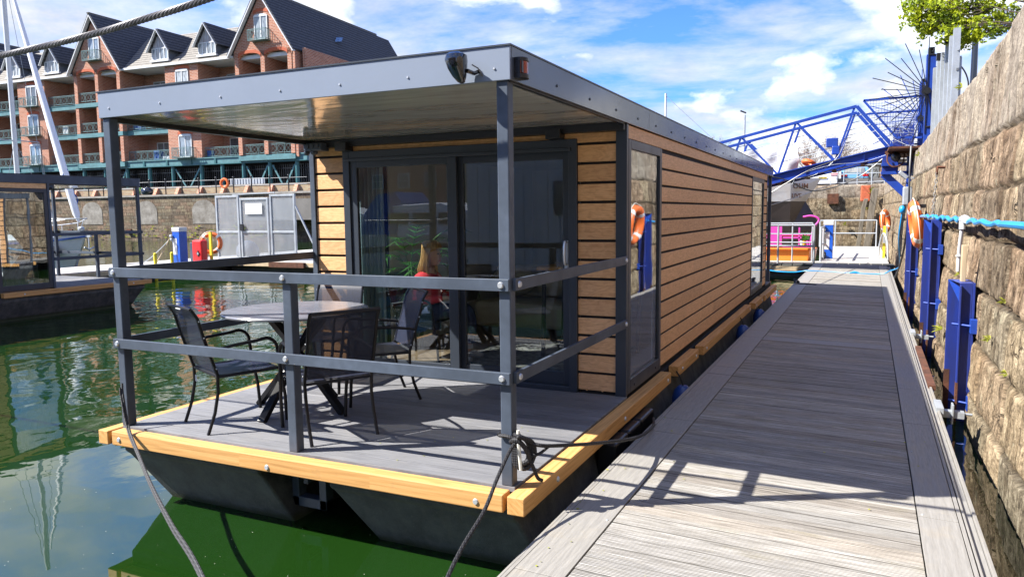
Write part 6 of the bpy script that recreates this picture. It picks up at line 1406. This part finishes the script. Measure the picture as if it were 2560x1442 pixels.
# ------------------------------------------------------------------ south side of the dock (mirrored in the cabin glass)
sb=thing('brick_flats','long block of brown brick and yellow rendered waterside flats behind the camera','building',(-34,-58,-.6))
segs=[(-75,-58,'brick_dark'),(-58,-50,'render_yellow'),(-50,-36,'brick_dark'),(-36,-31,'render_yellow'),(-31,-14,'brick_dark'),(-14,-8,'render_yellow'),(-8,8,'brick_dark')]
for a,b,c in segs: m=MB(); m.box((a,-66,2.2),(b,-58+(.5 if c=='render_yellow' else 0),17)); m.build('wall',c,sb)
m=MB(); m.prism([(-75.5,-57.3,17),(-75.5,-66.5,17),(-75.5,-62,20.5)],(84,0,0)); m.build('roof','tile_dark',sb)
ks=None
for i in range(25):
    for z in (4.2,7.4,10.6,13.8):
        x=-73+i*3.2; y=-57.46
        if ks is None:
            f=MB(); f.box((x-.7,y,z),(x+.7,y+.06,z+1.5)); ks=f.build('window','white',sb); g=MB(); [g.box((x-.6+q*.62,y+.065,z+.1+r*.68),(x-.03+q*.62,y+.07,z+.7+r*.68)) for q in (0,1) for r in (0,1)]; part(ks,g,'pane','win_dark'); kx,kz=x,z
        else: o=copy_tree(ks,sb); o.location=(x-kx,0,z-kz)
bg_=thing('grey_barge','pale grey clad barge cabin moored behind the camera','boat',(-5.6,-11,-.6))
m=MB(); m.box((-7.6,-15,-1),(-3.9,-8.4,.1)); m.build('hull','hull',bg_,bev=.05)
m=MB(); x=-7.4
while x<-4.1: m.box((x,-14.8,.1),(x+.31,-8.6,2.9)); x+=.32
m.build('cladding','white',bg_,bev=.01)
m=MB(); m.box((-5.0,-8.6,1.5),(-4.3,-8.55,2.3)); wf=m.build('window','anth',bg_); m=MB(); m.box((-4.93,-8.55,1.57),(-4.37,-8.54,2.23)); part(wf,m,'pane','win_dark')
m=MB(); m.box((-80,-57,-3),(3.2,-55.5,2.1)); single('quay_wall',m,'quay_dark','dark stone quay wall behind the camera below the brick flats','wall')
m=MB(); m.box((-120,-120,-3.),(60,-57,2.0)); o=m.build('quayside_ground','tarmac'); o['kind']='structure'
def cruiser(x,y,rz,label,can='sail_blue'):
    t=thing('motor_cruiser',label,'boat',(x,y,-.6),rz,world=False)
    secs=[(-4.5,1.4,0,1.2),(-1,1.6,0,1.25),(2,1.3,0,1.4),(4,.6,.2,1.6),(4.9,.05,.8,1.7)]
    m=MB(); m.loft([[(sx,-w,zt),(sx,-w*.7,zb-.1),(sx,w*.7,zb-.1),(sx,w,zt)] for sx,w,zb,zt in secs]); m.build('hull','gelcoat',t)
    m=MB(); m.loft([[(cx,-w,1.2),(cx,w,1.2),(cx,w*.85,h),(cx,-w*.85,h)] for cx,w,h in ((-3,1.2,2.5),(0,1.25,2.6),(1.6,1.1,2.2),(3.2,.6,1.6))]); cb=m.build('cabin','gelcoat',t,bev=.05)
    m=MB(); [m.box((cx,-1.2,1.75),(cx+1.1,1.2,2.2)) for cx in (-2.7,-1.3,.1)]; o=m.build('cabin_window','win_dark',None); o.parent=cb
    m=MB(); m.loft([[(cx,-1.3,1.3),(cx,1.3,1.3),(cx,.9,h),(cx,-.9,h)] for cx,h in ((-4.4,2.2),(-3.6,3.),(-2.6,3.1),(-2.2,2.7))]); m.build('canopy',can,t,smooth=True)
    m=MB(); m.tube([(-4,1.4,1.9),(0,1.6,1.9),(3.6,.8,2.2),(4.7,0,2.3),(3.6,-.8,2.2),(0,-1.6,1.9),(-4,-1.4,1.9)],.02,5); [m.tube([(a,s*b,1.25),(a,s*b,1.95)],.018,5) for a,b in ((-3,1.5),(-1,1.6),(1,1.5),(3,1.0)) for s in (1,-1)]; m.build('guard_rail','galv_white',t)
    return t
cruiser(-13.5,-19,R_(10),'white motor cruiser with a blue canopy moored behind the camera')
cruiser(-27,-30,R_(5),'white motor cruiser with a grey canopy moored far behind the camera','curtain_grey')
yacht(-8.5,-20,R_(8),'white sailing yacht with a blue sail cover moored behind the camera',sail='sail_blue')
# ------------------------------------------------------------------ sky, sun, camera
SUN=Vector((-.88,-.522,1.0)).normalized(); el=math.asin(SUN.z); az=math.atan2(SUN.x,SUN.y)
w=bpy.data.worlds.new('World'); scn.world=w; w.use_nodes=True; nt=w.node_tree; nt.nodes.clear()
class WT(NT):
    def __init__(s): s.t=nt; s.out=s.n('ShaderNodeOutputWorld')
T=WT()
sky=T.n('ShaderNodeTexSky',sky_type='NISHITA'); sky.sun_disc=False; sky.sun_elevation=el; sky.sun_rotation=az; sky.air_density=1.0; sky.dust_density=.6; sky.ozone_density=2.2
g=T.n('ShaderNodeTexCoord').outputs['Generated']; o=T.xyz(g)
zz=T.math('ADD',T.math('MAXIMUM',o[2],0.),.16)
pv=T.cmb(T.math('DIVIDE',o[0],zz),T.math('DIVIDE',o[1],zz),0.)
n1=T.noise(T.scale(pv,(1,1.25,1)),1.15,9,.62,.25); n2=T.noise(pv,.42,3,.5)
cov=T.math('ADD',T.math('MULTIPLY',n1,.68),T.math('MULTIPLY',n2,.42))
lowb=T.n('ShaderNodeMapRange'); T.set(lowb,0,o[2]); T.set(lowb,1,.0); T.set(lowb,2,.30); T.set(lowb,3,.11); T.set(lowb,4,.0)
cov=T.math('ADD',cov,lowb.outputs[0])
mask=T.ramp(cov,[(.52,.02),(.60,.5),(.70,1)])
shade=T.noise(T.scale(g,(4,4,9)),1.6,7,.6)
cc=T.ramp(shade,[(.30,(.62,.68,.80)),(.5,(.90,.93,.98)),(.66,(1.12,1.12,1.10))])
cl=T.n('ShaderNodeVectorMath',operation='SCALE'); T.set(cl,0,cc); cl.inputs['Scale'].default_value=4.1
blue=T.n('ShaderNodeVectorMath',operation='MULTIPLY'); T.set(blue,0,sky.outputs[0]); T.set(blue,1,(.31,.57,1.12))
cu=T.noise(T.scale(g,(1,1,1.9)),4.6,8,.52,.15); cr_=T.n('ShaderNodeMapRange'); T.set(cr_,0,o[2]); T.set(cr_,1,.02); T.set(cr_,2,.30); T.set(cr_,3,.09); T.set(cr_,4,-.05)
cum=T.ramp(T.math('ADD',cu,cr_.outputs[0]),[(.55,0),(.60,.85),(.66,1)])
csh=T.ramp(T.noise(T.scale(g,(1,1,2.4)),6.,7,.55),[(.35,(.70,.76,.88)),(.55,(1.15,1.15,1.15))])
cl2=T.n('ShaderNodeVectorMath',operation='SCALE'); T.set(cl2,0,csh); cl2.inputs['Scale'].default_value=5.2
mixc=T.mix(cum,T.mix(mask,blue.outputs[0],cl.outputs[0]),cl2.outputs[0])
bg=T.n('ShaderNodeBackground'); T.set(bg,0,mixc); bg.inputs[1].default_value=.088
nt.links.new(bg.outputs[0],T.out.inputs[0])
sl=bpy.data.lights.new('Sun','SUN'); sl.energy=5.0; sl.angle=R_(.53); sl.color=(1,.955,.88); so=bpy.data.objects.new('Sun',sl); COL.objects.link(so); so.rotation_euler=SUN.to_track_quat('Z','Y').to_euler()
cam=bpy.data.cameras.new('Camera'); cam.sensor_width=36; cam.sensor_fit='HORIZONTAL'; cam.lens=26.23; cam.clip_start=.05; cam.clip_end=6000
co=bpy.data.objects.new('Camera',cam); COL.objects.link(co)
Rm=Matrix(((0.90708178,-0.03173439,0.41975657),(0.42078971,0.0962496,-0.90203771),(-0.01177579,0.99485122,0.10065976)))
co.matrix_world=Matrix.Translation((1.74552944,-3.71940053,1.55))@Rm.to_4x4(); scn.camera=co
scn.view_settings.view_transform='Standard'; scn.view_settings.look='None'; scn.view_settings.gamma=1; scn.view_settings.exposure=1.6
scn.render.engine='CYCLES'; scn.cycles.max_bounces=10; scn.cycles.transparent_max_bounces=16; scn.cycles.caustics_reflective=False; scn.cycles.caustics_refractive=False
for ob in bpy.data.objects:
    for k in ('_w','ox','oy','oz'):
        if k in ob: del ob[k]
